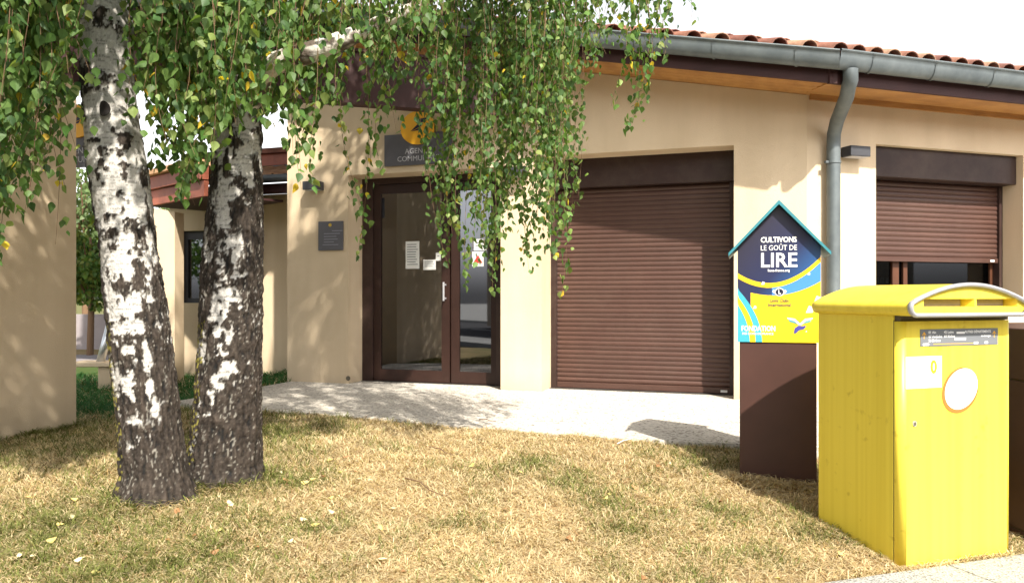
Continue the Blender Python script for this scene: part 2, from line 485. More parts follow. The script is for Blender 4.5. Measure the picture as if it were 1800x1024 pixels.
# pavement with kerb stones, road behind the camera
pav = bpy.data.objects.new('pavement', None); COL.objects.link(pav); ORG['pavement'] = Vector((0, 0, 0))
prop(pav, 'pale concrete pavement edge at the foot of the yellow mailbox', kind='structure')
bm = bmesh.new(); fbox(bm, STREET, -1.0, -0.004, -0.32, 0, -0.36, -0.222); bevel(bm, 0.008)
bmesh.ops.translate(bm, verts=bm.verts, vec=STREET(0.5, 0.16, 0) * 0)
k0 = obj('kerb_stone', bm, M['kerb'], pav)
for k in range(-14, 22):
    off = Vector((D2[0], D2[1], 0)) * (k * 1.0 + 0.62)
    o = k0 if k == -14 else k0.copy()
    if k != -14: COL.objects.link(o); o.parent = pav
    o.location = off + Vector((0, 0, rnd.uniform(-.002, .002)))
bm = bmesh.new(); fbox(bm, STREET, -40, 40, -1.5, -0.325, -0.5, -0.235)
obj('pavement_slab', bm, M['kerb'], pav)
bm = bmesh.new(); fbox(bm, STREET, -90, 90, -9.5, -1.5, -0.6, -0.34)
prop(top(obj('road', bm, M['asphalt'])), 'grey asphalt street running past the lawn', kind='structure')
bm = bmesh.new()
for k in range(-12, 12): fbox(bm, STREET, k * 5, k * 5 + 3, -5.6, -5.48, -0.34, -0.335)
fbox(bm, STREET, -60, 60, -2.0, -1.88, -0.34, -0.335)
prop(top(obj('road_marking', bm, M['road_paint'])), 'white painted lines on the street', kind='structure')
bm = bmesh.new(); fbox(bm, STREET, -90, 90, -90, -9.5, -0.6, -0.24)
prop(top(obj('far_pavement', bm, M['kerb'])), 'pale concrete yard across the street', kind='structure')

# ------------------------------------------------------------------ the post office building
BLD = thing('post_office', 'beige stucco village post office with brown shutters, glass door and tiled roof behind the lawn', 'building', (2.88, 7.78, 0))
tS1, tS2 = W1.t(1290), W1.t(952)
tD1, tD2 = W1.t(880), W1.t(612)
tE = W1.t(505)
ZS, ZD = 2.555, 2.465
def zt1(t): return 3.0 + 0.19 * t
bm = bmesh.new()
for a, b, z0 in ((0, tS1, -0.1), (tS1, tS2, ZS), (tS2, tD1, -0.1), (tD1, tD2, ZD), (tD2, tE, -0.1)):
    fbox(bm, W1, a, b, 0, 0.42, z0, zt1(a), zt1(b))
bmesh.ops.remove_doubles(bm, verts=bm.verts, dist=0.0005)
obj('wall', bm, M['stucco'], BLD, recalc=True)
tV1, tV2 = W2.t(1540), W2.t(1799)
bm = bmesh.new()
fbox(bm, W2, 0, tV1, 0.002, 0.40, -0.1, 3.02); fbox(bm, W2, tV1, tV2, 0.002, 0.40, 2.575, 3.02)
fbox(bm, W2, tV1, tV2, 0.002, 0.40, -0.1, 0.88); fbox(bm, W2, tV2, 6.0, 0.002, 0.40, -0.1, 3.02)
bmesh.ops.remove_doubles(bm, verts=bm.verts, dist=0.0005)
obj('wall', bm, M['stucco'], BLD)
# side and back walls, ceiling, inner floor (the rooms are real and dark)
L = W1(tE, 0.42, 0); BL = W1(tE, 5.2, 0); RR = W2(6.0, 0.40, 0); BR = W2(6.0, 5.0, 0)
bm = bmesh.new()
def wallseg(a, b, th, z0, z1):
    d = (b - a).normalized(); n = Vector((-d.y, d.x, 0)) * th
    hexa(bm, [Vector((a.x, a.y, z0)), Vector((b.x, b.y, z0)), Vector((b.x, b.y, z0)) + n, Vector((a.x, a.y, z0)) + n,
              Vector((a.x, a.y, z1)), Vector((b.x, b.y, z1)), Vector((b.x, b.y, z1)) + n, Vector((a.x, a.y, z1)) + n])
wallseg(BL, L, 0.3, -0.1, 4.1); wallseg(BR, BL, 0.3, -0.1, 3.6); wallseg(RR, BR, 0.3, -0.1, 3.0)
obj('wall', bm, M['stucco'], BLD)
bm = bmesh.new()
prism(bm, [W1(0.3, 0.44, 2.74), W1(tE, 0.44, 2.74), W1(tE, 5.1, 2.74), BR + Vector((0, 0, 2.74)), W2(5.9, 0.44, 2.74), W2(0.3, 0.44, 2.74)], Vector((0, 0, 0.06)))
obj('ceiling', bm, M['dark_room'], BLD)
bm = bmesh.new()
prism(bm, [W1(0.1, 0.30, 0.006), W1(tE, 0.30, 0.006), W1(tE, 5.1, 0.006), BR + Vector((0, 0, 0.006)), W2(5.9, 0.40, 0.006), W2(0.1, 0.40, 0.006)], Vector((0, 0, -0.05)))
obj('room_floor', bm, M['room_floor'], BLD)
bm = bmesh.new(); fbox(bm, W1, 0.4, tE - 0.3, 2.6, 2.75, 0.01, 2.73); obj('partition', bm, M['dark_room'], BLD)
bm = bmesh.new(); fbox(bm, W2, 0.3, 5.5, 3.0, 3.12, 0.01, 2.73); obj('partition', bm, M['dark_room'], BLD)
bm = bmesh.new(); fbox(bm, W1, 3.6, 5.2, 1.5, 2.1, 0.01, 1.05); obj('counter', bm, mat('counter_wood', (0.30, 0.12, 0.04), .5), BLD)
bm = bmesh.new()
for k in range(18): fbox(bm, W2, 1.35 + k * 0.085, 1.40 + k * 0.085, 1.6, 1.62, 1.20, 1.27)
o = obj('shelf_tags', bm, mat('pale_blue_tags', (0.5, 0.65, 0.68), .6), BLD)

# eave geometry
SL = 0.19
E1 = Frame((2.88, 7.78 - 0.65 / math.cos(R(19))), D1, N1)     # eave line over wall 1 (r=0), rises to the left
E2 = Frame((2.88, 7.78 - 0.65 / math.cos(R(19))), D2, N2)
S1END, S2END = 10.2, 6.6
def ebox(bm, f, s0, s1, r0, r1, z0, z1, sl):
    hexa(bm, [f(s0, r0, z0 + sl * s0), f(s1, r0, z0 + sl * s1), f(s1, r1, z0 + sl * s1), f(s0, r1, z0 + sl * s0),
              f(s0, r0, z1 + sl * s0), f(s1, r0, z1 + sl * s1), f(s1, r1, z1 + sl * s1), f(s0, r1, z1 + sl * s0)])
fas = None
for f, e, sl in ((E1, S1END, SL), (E2, S2END, 0)):
    bm = bmesh.new(); ebox(bm, f, -0.018, e, 0.05, 0.085, 2.945, 3.20, sl)
    obj('fascia', bm, M['beam'], BLD)
# pine soffit: boards running along the eave
for f, e, sl, wid, kz in ((E1, S1END, SL, 0.60, 0.0), (E2, S2END, 0, 0.60, 0.06)):
    bm = bmesh.new(); ebox(bm, f, 0.05, e, 0.086, wid + 0.2, 3.03 + kz, 3.05 + kz, sl)
    sf = obj('soffit', bm, M['pine'], BLD)
    nb = 5
    for i in range(nb):
        r0 = 0.088 + i * (wid / nb); r1 = r0 + wid / nb - 0.006
        bm = bmesh.new()
        z = 2.962 + kz * (i / nb)
        m0 = r0 * 0.344
        ebox(bm, f, m0, e, r0, r1, z, z + 0.018, sl)
        obj('board', bm, M['pine'], sf)
# thin pine batten where soffit meets wall 2
bm = bmesh.new(); fbox(bm, W2, 0.03, 6.0, -0.022, 0.0, 2.955, 3.015); obj('batten', bm, M['pine'], BLD)

# gutter
def gutter(f, s0, s1, sl, z, name='gutter'):
    bm = bmesh.new()
    prof = []
    for k in range(13):
        a = math.pi * k / 12
        prof.append((-0.02 - 0.072 - 0.072 * math.cos(a) + 0.0, z + 0.142 - 0.142 * math.sin(a)))
    prof = [(p[0] + 0.06, p[1]) for p in prof]
    # rolled lip outside
    lip = [(prof[0][0] - 0.014 * math.sin(k / 6 * 2 * math.pi) - 0.0, prof[0][1] + 0.012 * (1 - math.cos(k / 6 * 2 * math.pi))) for k in range(1, 7)]
    prof = lip[::-1] + prof
    outer = prof; 
    inner = [(p[0] * 1.0, p[1] + 0.004) for p in prof]
    ra = [bm.verts.new(f(s0, r, zz + sl * s0)) for r, zz in outer]
    rb = [bm.verts.new(f(s1, r, zz + sl * s1)) for r, zz in outer]
    for i in range(len(ra) - 1): bm.faces.new((ra[i], ra[i + 1], rb[i + 1], rb[i]))
    o = obj(name, bm, M['zinc'], BLD, smooth=True)
    jn = None
    s = s0 + 0.35
    while s < s1:
        bm = bmesh.new()
        a = []; b = []
        for r, zz in outer[5:]:
            cx, cz = -0.032, z + 0.142
            rr = cx + (r - cx) * 1.10; z2 = zz - 0.008
            a.append(bm.verts.new(f(s, rr, z2 + sl * s))); b.append(bm.verts.new(f(s + 0.022, rr, z2 + sl * (s + 0.022))))
        for i in range(len(a) - 1): bm.faces.new((a[i], a[i + 1], b[i + 1], b[i]))
        obj('gutter_joint', bm, M['zinc'], o, smooth=True)
        s += 0.72
    return o
gz = 3.045
gutter(E1, -0.03, S1END, SL, gz)
gutter(E2, -0.03, S2END, 0, gz)

# downpipe: swan neck from the gutter corner to the wall
pt = E2(0.14, -0.03, 3.06); pb = W2(W2.t(1465, -0.09), -0.09, 2.62)
pts = [pt, pt + Vector((0, 0, -0.10)), pt.lerp(pb, 0.10) + Vector((0, 0, -0.09))]
for k in (0.22, 0.5, 0.78): pts.append(Vector((pt.x, pt.y, 2.90)).lerp(Vector((pb.x, pb.y, 2.66)), k))
pts += [Vector((pb.x, pb.y, 2.60)).lerp(pt, 0.03), Vector((pb.x, pb.y, 2.50)), Vector((pb.x, pb.y, 2.3)), Vector((pb.x, pb.y, 0.02))]
bm = bmesh.new(); tube(bm, pts, 0.065, 24, cap=False)
dp = obj('downpipe', bm, M['zinc'], BLD, smooth=True)
for z in (2.33, 1.0):
    bm = bmesh.new(); tube(bm, [Vector((pb.x, pb.y, z)), Vector((pb.x, pb.y, z + 0.022))], 0.072, 24)
    ww = W2.t(1465, -0.09)
    fbox(bm, W2, ww - 0.10, ww - 0.055, -0.105, -0.075, z, z + 0.022); fbox(bm, W2, ww - 0.01, ww + 0.01, -0.03, 0.01, z, z + 0.02)
    obj('clamp', bm, M['zinc'], dp)

# roof: single plane rising along N2 from the eave, canal tiles
RS = 0.308
def roof_pt(a, d, up=0.0):
    p = Vector(E2(a, d, 0)); return Vector((p.x, p.y, 3.190 + RS * d + up))
bm = bmesh.new()
NA = 5
col = []
a0, a1 = -8.0, S2END
as_ = np.arange(a0, a1 + 0.001, 0.05)
for a in as_:
    ds = max(0, -a * 0.782) + 0.02
    up = 0.035 * math.cos(a / 0.2 * 2 * math.pi)
    col.append([bm.verts.new(roof_pt(a, ds + 0.30, up - 0.0)), bm.verts.new(roof_pt(a, ds + 5.6, up))])
for i in range(len(col) - 1): bm.faces.new((col[i][0], col[i + 1][0], col[i + 1][1], col[i][1]))
roof = obj('roof', bm, M['tile'], BLD, smooth=True)
bm = bmesh.new()
A = [roof_pt(-8, 0.782 * 8 + .03, -0.06), roof_pt(0, 0.03, -0.06), roof_pt(S2END, 0.03, -0.06), roof_pt(S2END, 5.5, -0.06), roof_pt(-8, 0.782 * 8 + 5.4, -0.06)]
prism(bm, A, Vector((0, 0, 0.025)))
obj('roof_deck', bm, M['beam'], roof)
def tile_mesh(convex):
    bm = bmesh.new(); seg = 8; rad = 0.092; ln = 0.42
    rings = []
    for (y, rr) in ((0, rad), (ln, rad * 0.86)):
        for th in (0, -0.014):
            row = []
            for k in range(seg + 1):
                a = math.pi * k / seg
                h = (rr + th) * math.sin(a) * (0.85 if convex else -0.55)
                row.append(bm.verts.new((-(rr + th) * math.cos(a), y, h + (0 if convex else 0.045))))
            rings.append(row)
    o0, i0, o1, i1 = rings
    for k in range(seg):
        bm.faces.new((o0[k], o0[k + 1], o1[k + 1], o1[k])); bm.faces.new((i0[k + 1], i0[k], i1[k], i1[k + 1])); bm.faces.new((o0[k + 1], o0[k], i0[k], i0[k + 1]))
    bmesh.ops.recalc_face_normals(bm, faces=bm.faces)
    me = bpy.data.meshes.new('roof_tile'); bm.to_mesh(me); bm.free()
    me.polygons.foreach_set('use_smooth', [True] * len(me.polygons)); me.materials.append(M['tile']); return me
TC, TP = tile_mesh(True), tile_mesh(False)
xax = Vector((D2[0], D2[1], 0)); yax = Vector((N2[0], N2[1], RS)).normalized(); zax = xax.cross(yax).normalized()
RM = Matrix((xax, yax, zax)).transposed()
a = -7.6; cnt = 0
while a < 5.2:
    ds = max(0, -a * 0.782)
    for row in range(2):
        for (me_, da, up) in ((TC, 0.0, 0.03), (TP, 0.1, 0.0)):
            if row == 1 and me_ is TP: continue
            p = roof_pt(a + da, max(0, -(a + da) * 0.782) - 0.06 + row * 0.34, up + row * 0.012)
            o = link_mesh('roof_tile', me_, roof, p - ORG[BLD.name])
            rm = RM.copy(); e = rm.to_euler(); e.z += rnd.uniform(-.05, .05); e.x += rnd.uniform(-.02, .02)
            o.rotation_euler = e; cnt += 1
    a += 0.2

# porch beam from the front wall to the wall pillar
BF = Frame((0.31, 8.66), (-0.9455, -0.3256), (0.3256, -0.9455))
bm = bmesh.new(); fbox(bm, BF, -0.12, 5.3, -0.08, 0.08, 2.955, 3.47)
obj('porch_beam', bm, M['beam'], BLD)
bm = bmesh.new(); fbox(bm, BF, -0.12, 5.3, -0.09, 0.10, 3.472, 3.50); obj('beam_cap', bm, M['beam'], BLD)

# big roller shutter
r = 0.40
a, b = tS1, tS2
bm = bmesh.new(); fbox(bm, W1, a, b, 0.30, 0.47, 2.24, ZS); shut = obj('roller_shutter', bm, M['brown'], BLD)
for x0, x1 in ((b - 0.065, b), (a, a + 0.065)):
    bm = bmesh.new(); fbox(bm, W1, x0, x1, 0.36, 0.45, 0, 2.24); obj('guide_rail', bm, M['brown'], shut)
def slat_mesh(f, t0, t1, r0, h, z):
    bm = bmesh.new(); pr = []
    for k in range(6):
        u = k / 5
        pr.append((r0 - 0.0085 * math.sin(math.pi * u), z + u * (h - 0.005)))
    pr.append((r0 + 0.004, z + h))
    A = [bm.verts.new(f(t0, x, zz)) for x, zz in pr]; B = [bm.verts.new(f(t1, x, zz)) for x, zz in pr]
    for i in range(len(A) - 1): bm.faces.new((A[i], A[i + 1], B[i + 1], B[i]))
    return bm
def slats(f, t0, t1, r0, z0, z1, n, parent, label=None):
    h = (z1 - z0) / n
    s0 = obj('slat', slat_mesh(f, t0, t1, r0, h, z0), M['slat'], parent, smooth=True, recalc=False)
    for k in range(1, n):
        o = s0.copy(); COL.objects.link(o); o.parent = parent; o.location = (0, 0, h * k)
    return s0
slats(W1, a + 0.05, b - 0.05, 0.412, 0.075, 2.238, 42, shut)
bm = bmesh.new(); fbox(bm, W1, a + 0.06, b - 0.06, 0.392, 0.418, 0.008, 0.072); bevel(bm, 0.004, 1); obj('bottom_bar', bm, M['slat'], shut)
bm = bmesh.new(); fbox(bm, W1, a + 0.09, a + 0.16, 0.388, 0.3915, 0.02, 0.045); obj('maker_label', bm, M['white'], shut)
# backing so that no light leaks
bm = bmesh.new(); fbox(bm, W1, a, b, 0.43, 0.46, 0, 2.3); obj('back_panel', bm, M['brown'], shut)

# window shutter, half down
a, b = tV1, tV2
bm = bmesh.new(); fbox(bm, W2, a + 0.002, b - 0.002, 0.08, 0.30, 2.265, 2.57); bevel(bm, 0.006, 1)
shut2 = obj('roller_shutter', bm, M['brown'], BLD)
for x0, x1 in ((b - 0.05, b - 0.001), (a + 0.001, a + 0.05)):
    bm = bmesh.new(); fbox(bm, W2, x0, x1, 0.25, 0.33, 0.88, 2.265); obj('guide_rail', bm, M['brown'], shut2)
slats(W2, a + 0.04, b - 0.04, 0.285, 1.46, 2.262, 15, shut2)
bm = bmesh.new(); fbox(bm, W2, a + 0.045, b - 0.045, 0.265, 0.29, 1.405, 1.458); bevel(bm, 0.004, 1); obj('bottom_bar', bm, M['slat'], shut2)
bm = bmesh.new(); fbox(bm, W2, b - 0.17, b - 0.11, 0.261, 0.2645, 1.42, 1.44); obj('maker_label', bm, M['white'], shut2)
bm = bmesh.new()
for (x0, x1) in ((W2.t(1569, .33), W2.t(1580, .33)), (W2.t(1588, .33), W2.t(1595, .33))): fbox(bm, W2, x0, x1, 0.33, 0.39, 0.95, 2.3)
fbox(bm, W2, a, b, 0.335, 0.385, 0.88, 0.95); fbox(bm, W2, b - 0.09, b - 0.002, 0.335, 0.385, 0.95, 2.3)
M['door_brown'] = mat('door_brown', (0.034, 0.016, 0.012), 0.42, noise_amt=0.3, noise_scale=4)
M['frame_warm'] = mat('brown_frame', (0.095, 0.038, 0.02), 0.45, noise_amt=0.3, noise_scale=4)
wf = obj('window_frame', bm, M['frame_warm'], BLD)
bm = bmesh.new(); fbox(bm, W2, a + 0.002, b - 0.09, 0.355, 0.36, 0.95, 2.3); obj('pane', bm, M['glass_dark'], wf)
bm = bmesh.new(); fbox(bm, W2, a - 0.03, b + 0.03, -0.04, 0.24, 0.881, 0.915); bevel(bm, 0.006, 1); obj('window_sill', bm, M['kerb'], BLD)

# glass double door
r = 0.33
d = lambda px: W1.t(px, r)
bm = bmesh.new()
fbox(bm, W1, d(655), tD2, r, r + 0.08, 0.008, 2.39); fbox(bm, W1, tD1, d(872), r, r + 0.08, 0.008, 2.39)
fbox(bm, W1, tD1, tD2, r - 0.002, r + 0.082, 2.39, ZD - 0.002)
dfr = obj('door_frame', bm, M['brown'], BLD)
def leaf_door(l0, l1, g0_, g1_, zt, side):
    bm = bmesh.new()
    fbox(bm, W1, l0, g0_, r + 0.02, r + 0.065, 0.012, zt); fbox(bm, W1, g1_, l1, r + 0.02, r + 0.065, 0.012, zt)
    fbox(bm, W1, g0_, g1_, r + 0.022, r + 0.063, 0.012, 0.15); fbox(bm, W1, g0_, g1_, r + 0.022, r + 0.063, zt - 0.11, zt)
    dl = obj('door_leaf', bm, M['door_brown'], BLD)
    bm = bmesh.new(); fbox(bm, W1, g0_ - .003, g1_ + .003, r + 0.038, r + 0.046, 0.145, zt - 0.105); obj('glass', bm, M['glass'], dl)
    return dl
dl = leaf_door(d(789), d(656), d(775), d(668), 2.385, 0)
bm = bmesh.new()
hx = d(782); tube(bm, [W1(hx, r - 0.04, 0.98), W1(hx, r - 0.04, 1.2)], 0.012, 10); fbox(bm, W1, hx - .01, hx + .01, r - .04, r + .02, 1.0, 1.02); fbox(bm, W1, hx - .01, hx + .01, r - .04, r + .02, 1.16, 1.18)
obj('handle', bm, M['silver'], dl)
dl2 = leaf_door(d(871), d(792), d(862), d(806), 2.385, 1)

# ------------------------------------------------------------------ writing helper
def text(body, size, f, t, r, z, mt, parent, name='lettering', dirsign=1, ax='l', ext=0.0008, bold=0.0, sx=1.0, rot=0.0, width=None):
    """flat letters standing on a face; f(t, r, z): t runs along u * dirsign"""
    cu = bpy.data.curves.new('txt', 'FONT'); cu.body = body; cu.size = size
    cu.align_x = {'l': 'LEFT', 'c': 'CENTER', 'r': 'RIGHT'}[ax]; cu.resolution_u = 2; cu.extrude = ext; cu.offset = bold
    tmp = bpy.data.objects.new('txt', cu); COL.objects.link(tmp)
    dg = bpy.context.evaluated_depsgraph_get()
    me = bpy.data.meshes.new_from_object(tmp.evaluated_get(dg))
    bpy.data.objects.remove(tmp); bpy.data.curves.remove(cu)
    n = len(me.vertices); a = np.empty(n * 3, 'f'); me.vertices.foreach_get('co', a); a = a.reshape(-1, 3)
    base = np.array(f(t, r, z)); u = np.array(f.u) * dirsign; nn = -np.array(f.n)
    X, Y, Z = a[:, 0] * sx, a[:, 1], a[:, 2]
    if width: X = X * (width / max(1e-6, X.max() - X.min()))
    if rot: X, Y = X * math.cos(rot) - Y * math.sin(rot), X * math.sin(rot) + Y * math.cos(rot)
    w = base[None] + X[:, None] * u[None] + Y[:, None] * np.array((0, 0, 1.0))[None] + Z[:, None] * nn[None]
    if parent is not None: w = w - np.array(ORG[parent.name])[None]
    me.vertices.foreach_set('co', w.astype('f').ravel()); me.materials.clear(); me.materials.append(mt); me.name = name
    o = link_mesh(name, me, parent)
    return o

def disc(bm, f, t, r, z, rx, rz, th, seg=40, rot=0.0):
    loop = []
    for k in range(seg):
        a = 2 * math.pi * k / seg; x, y = rx * math.cos(a), rz * math.sin(a)
        loop.append(f(t + x * math.cos(rot) - y * math.sin(rot), r, z + x * math.sin(rot) + y * math.cos(rot)))
    prism(bm, loop, f.n * (-th))

def flat(name, f, pts, r, th, mt, parent):
    bm = bmesh.new(); prism(bm, [f(t, r, z) for t, z in pts], f.n * (-th)); return obj(name, bm, mt, parent)

# ------------------------------------------------------------------ agency sign above the door (and its twin hanging in the passage)
def bird(f, t, z, s, r, parent, sg):
    # swept two-part bird shape in dark blue
    P1 = [(-.10, .62), (.95, .72), (.62, .35), (.20, .33)]
    P2 = [(.10, .26), (.58, .27), (.36, .02), (-.62, -.36)]
    P3 = [(-.50, -.36), (.34, -.04), (.20, -.28)]
    for P in (P1, P2, P3):
        flat('bird_logo', f, [(t + sg * x * s, z + y * s) for x, y in P], r, 0.002, M['navy'], parent)

def agency_sign(name, label, f, tc, z, sg, w=0.78, pz=(2.54, 2.86), r=0.0, cr=0.17, grp=None):
    T = thing(name, label, 'sign', f(tc, r, pz[0]), group=grp)
    bm = bmesh.new(); fbox(bm, f, tc - w / 2, tc + w / 2, r - 0.03, r, pz[0], pz[1]); obj('plate', bm, M['sign_grey'], T)
    bm = bmesh.new(); disc(bm, f, tc, r - 0.031, z, cr * 1.12, cr, 0.018); obj('yellow_disc', bm, M['orange'], T)
    bird(f, tc, z + 0.01, cr * 0.72, r - 0.050, T, sg)
    text('AGENCE', 0.085, f, tc, r - 0.032, pz[0] + 0.13, M['letter'], T, dirsign=sg, ax='c')
    text('COMMUNALE', 0.085, f, tc, r - 0.032, pz[0] + 0.045, M['letter'], T, dirsign=sg, ax='c')
    return T
tc = W1.t(737)
zc = CAMZ + (HOR - 226) / F * (W1(tc, 0, 0).y)
zb = CAMZ + (HOR - 290) / F * (W1(tc, 0, 0).y)
agency_sign('agency_sign', 'grey agency sign with yellow disc and dark bird logo above the glass door', W1, tc, zc, -1, w=0.86, pz=(zb, zb + 0.36), r=-0.004, cr=0.19)
HS = Frame((-4.35, 7.75), (0.97, -0.24), (0.24, 0.97))
agency_sign('agency_sign', 'second grey agency sign hanging in the gap between the left wall and the birch trunk', HS, 0.18, 2.72, 1, w=0.75, pz=(2.28, 2.60), r=0.0, cr=0.16)
bm = bmesh.new(); 
for tt in (-0.1, 0.45):
    p = HS(tt, -0.015, 2.58); tube(bm, [p, p + Vector((0.02, -0.02, 0.42))], 0.008, 8)
o = [q for q in bpy.data.objects if q.name.startswith('agency_sign.001')][0]
obj('hanger', bm, M['grey'], o)

# plaque left of the door
PT = W1.t(582)
Zp = W1(PT, 0, 0).y
z0p, z1p = CAMZ + (HOR - 440) / F * Zp, CAMZ + (HOR - 389) / F * Zp
T = thing('opening_hours_plaque', 'small square grey opening hours plaque on the wall left of the door', 'plaque', W1(PT, 0, z0p))
bm = bmesh.new(); fbox(bm, W1, W1.t(604), W1.t(561), -0.022, 0.002, z0p, z1p); bevel(bm, 0.003, 1); obj('plate', bm, M['sign_grey'], T)
bm = bmesh.new(); disc(bm, W1, PT, -0.0225, z1p - 0.045, 0.022, 0.020, 0.002, 20); obj('yellow_disc', bm, mat('dull_yellow', (.55, .38, .05), .5), T)
bm = bmesh.new()
for k, (x0, x1) in enumerate(((.03, .20), (-.10, .16), (-.10, .10), (-.10, .12), (-.10, .06), (-.12, .13))):
    zz = z1p - 0.12 - k * 0.033
    fbox(bm, W1, PT - x1 * 0.85, PT - x0 * 0.85, -0.0235, -0.0222, zz, zz + 0.010)
obj('print_line', bm, M['faint'], T)

# wall lamps
def lamp(px, z, f, label, w=0.26):
    t = f.t(px)
    T = thing('wall_lamp', label, 'lamp', f(t, 0, z), group='box shaped wall lamps on the post office')
    bm = bmesh.new(); fbox(bm, f, t - w / 2, t + w / 2, -0.15, -0.012, z, z + 0.10); bevel(bm, 0.004, 1); obj('housing', bm, M['grey'], T)
    bm = bmesh.new(); fbox(bm, f, t - w / 2 + .03, t + w / 2 - .03, -0.012, 0.002, z + .01, z + 0.09); obj('bracket', bm, M['grey'], T)
    bm = bmesh.new(); fbox(bm, f, t - w / 2 + .015, t + w / 2 - .015, -0.14, -0.02, z - 0.004, z + 0.001); obj('lens', bm, M['letter'], T)
lamp(557, CAMZ + (HOR - 334) / F * 9.5, W1, 'dark grey box lamp on the wall left of the glass door', 0.21)
lamp(912, CAMZ + (HOR - 312) / F * 8.75, W1, 'dark grey box lamp half hidden by birch leaves between door and shutter', 0.24)
lamp(1494, CAMZ + (HOR - 277) / F * 7.9, W2, 'dark grey box lamp beside the zinc downpipe', 0.24)

# vent hole near door foot
bm = bmesh.new(); disc(bm, W1, W1.t(616) + 0.03, 0.002, CAMZ + (HOR - 665) / F * 9.4, 0.028, 0.028, 0.008, 16)
prop(top(obj('wall_vent', bm, M['slot'])), 'small round black vent at the foot of the wall left of the door', 'vent')

# notices taped inside the glass
def notice(px0, px1, py0, py1, label, lines, red=False):
    rr = r + 0.034
    t0, t1 = W1.t(px1, rr), W1.t(px0, rr)
    Zn = W1((t0 + t1) / 2, rr, 0).y
    z0, z1 = CAMZ + (HOR - py1) / F * Zn, CAMZ + (HOR - py0) / F * Zn
    T = thing('notice', label, 'notice', W1((t0 + t1) / 2, rr, z0), group='paper notices taped to the glass door')
    bm = bmesh.new(); fbox(bm, W1, t0, t1, rr, rr + 0.0015, z0, z1); obj('sheet', bm, M['paper'], T)
    if lines:
        bm = bmesh.new(); h = (z1 - z0) / (lines + 2)
        for k in range(lines):
            e = rnd.uniform(0.0, 0.3) * (t1 - t0)
            fbox(bm, W1, t0 + 0.02 + e, t1 - 0.02, rr - 0.001, rr - 0.0002, z1 - (k + 1.4) * h, z1 - (k + 1.4) * h + h * 0.28)
        obj('print_line', bm, M['ink'], T)
    if red:
        c = (t0 + t1) / 2; zc_ = (z0 + z1) / 2; s = (t1 - t0) * .42
        flat('red_triangle', W1, [(c - s, zc_ - s * .8), (c + s, zc_ - s * .8), (c, zc_ + s * .8)], rr - .0003, .001, M['red'], T)
notice(713, 737, 424, 472, 'tall white printed notice on the left door glass', 9)
notice(744, 766, 456, 474, 'wide white notice low beside the door stile', 3)
notice(766, 775, 444, 458, 'tiny white sticker above the wide notice on the door', 1)
notice(833, 856, 420, 440, 'white notice on the right door glass behind the leaves', 2)
notice(830, 850, 442, 468, 'notice with red triangle on the right door glass', 0, True)

# ------------------------------------------------------------------ left wall pillar
PF = Frame((-3.94, 7.2), (-0.3256, -0.9455), (-0.9455, 0.3256))
T = thing('wall_pillar', 'tall beige stucco wall slab at the left edge carrying the porch beam', 'wall', PF(0.9, 0.15, -0.3))
bm = bmesh.new(); fbox(bm, PF, 0.0, 2.4, 0.0, 0.32, -0.4, 2.954); obj('wall', bm, M['stucco'], T)
bm = bmesh.new(); fbox(bm, PF, 0.22, 2.5, 0.05, 0.27, 2.956, 3.47); obj('top_beam', bm, M['beam'], T)

# ------------------------------------------------------------------ wing of the building seen between the trunks
AZ = thing('side_wing', 'low beige wing with red brown eaves and a dark window, seen between the birch trunks', 'building', at(400, 645, 11.9) * 1.0)
WF = Frame(at(560, 645, 11.1).xy, D1, N1)
bm = bmesh.new(); tl = WF.t(298); fbox(bm, WF, -1.5, tl, 0, 0.35, -0.2, 2.42)
tw0, tw1 = WF.t(400), WF.t(315)
bm.free(); bm = bmesh.new()
wz0, wz1 = 0.93, 2.0
fbox(bm, WF, -1.5, tw0, 0, .35, -.2, 2.48); fbox(bm, WF, tw0, tw1, 0, .35, -.2, wz0); fbox(bm, WF, tw0, tw1, 0, .35, wz1, 2.48); fbox(bm, WF, tw1, tl, 0, .35, -.2, 2.48)
obj('wall', bm, M['stucco'], AZ)
bm = bmesh.new(); fbox(bm, WF, tl - .3, tl, .35, 5, -.2, 2.48); fbox(bm, WF, -1.5, tl, 5, 5.3, -.2, 2.6); obj('wall', bm, M['dark_room'], AZ)
bm = bmesh.new()
fbox(bm, WF, tw1 - 0.07, tw1, .10, .18, wz0, wz1); fbox(bm, WF, tw0, tw1 - .07, .10, .18, wz1 - .12, wz1); fbox(bm, WF, tw0, tw1 - .07, .10, .18, wz0, wz0 + .07); fbox(bm, WF, tw1 - .42, tw1 - .34, .105, .175, wz0, wz1 - .1)
wnd = obj('window_frame', bm, M['grey'], AZ)
bm = bmesh.new(); fbox(bm, WF, tw0, tw1 - .07, .13, .14, wz0 + .07, wz1 - .12); obj('pane', bm, glass_mat('wing_glass', .35), wnd)
bm = bmesh.new(); fbox(bm, WF, -1.5, tl + .3, -0.45, -0.40, 2.43, 2.56); obj('fascia', bm, M['beam'], AZ)
bm = bmesh.new(); fbox(bm, WF, -1.5, tl + .3, -0.40, 0.02, 2.485, 2.51); obj('soffit', bm, M['beam'], AZ)
bm = bmesh.new(); tube(bm, [WF(-1.5, -.50, 2.62), WF(tl * .55, -.50, 2.62)], .055, 12); obj('gutter', bm, M['zinc'], AZ, smooth=True)
bm = bmesh.new(); row = []
for k in range(0, 180):
    t = -1.5 + k * 0.035
    if t > tl + .3: break
    zc_ = .03 * math.cos(t / .2 * 2 * math.pi)
    row.append((bm.verts.new(WF(t, -.5, 2.66 + zc_)), bm.verts.new(WF(t, .9, 3.03 + zc_))))
for i in range(len(row) - 1): bm.faces.new((row[i][0], row[i + 1][0], row[i + 1][1], row[i][1]))
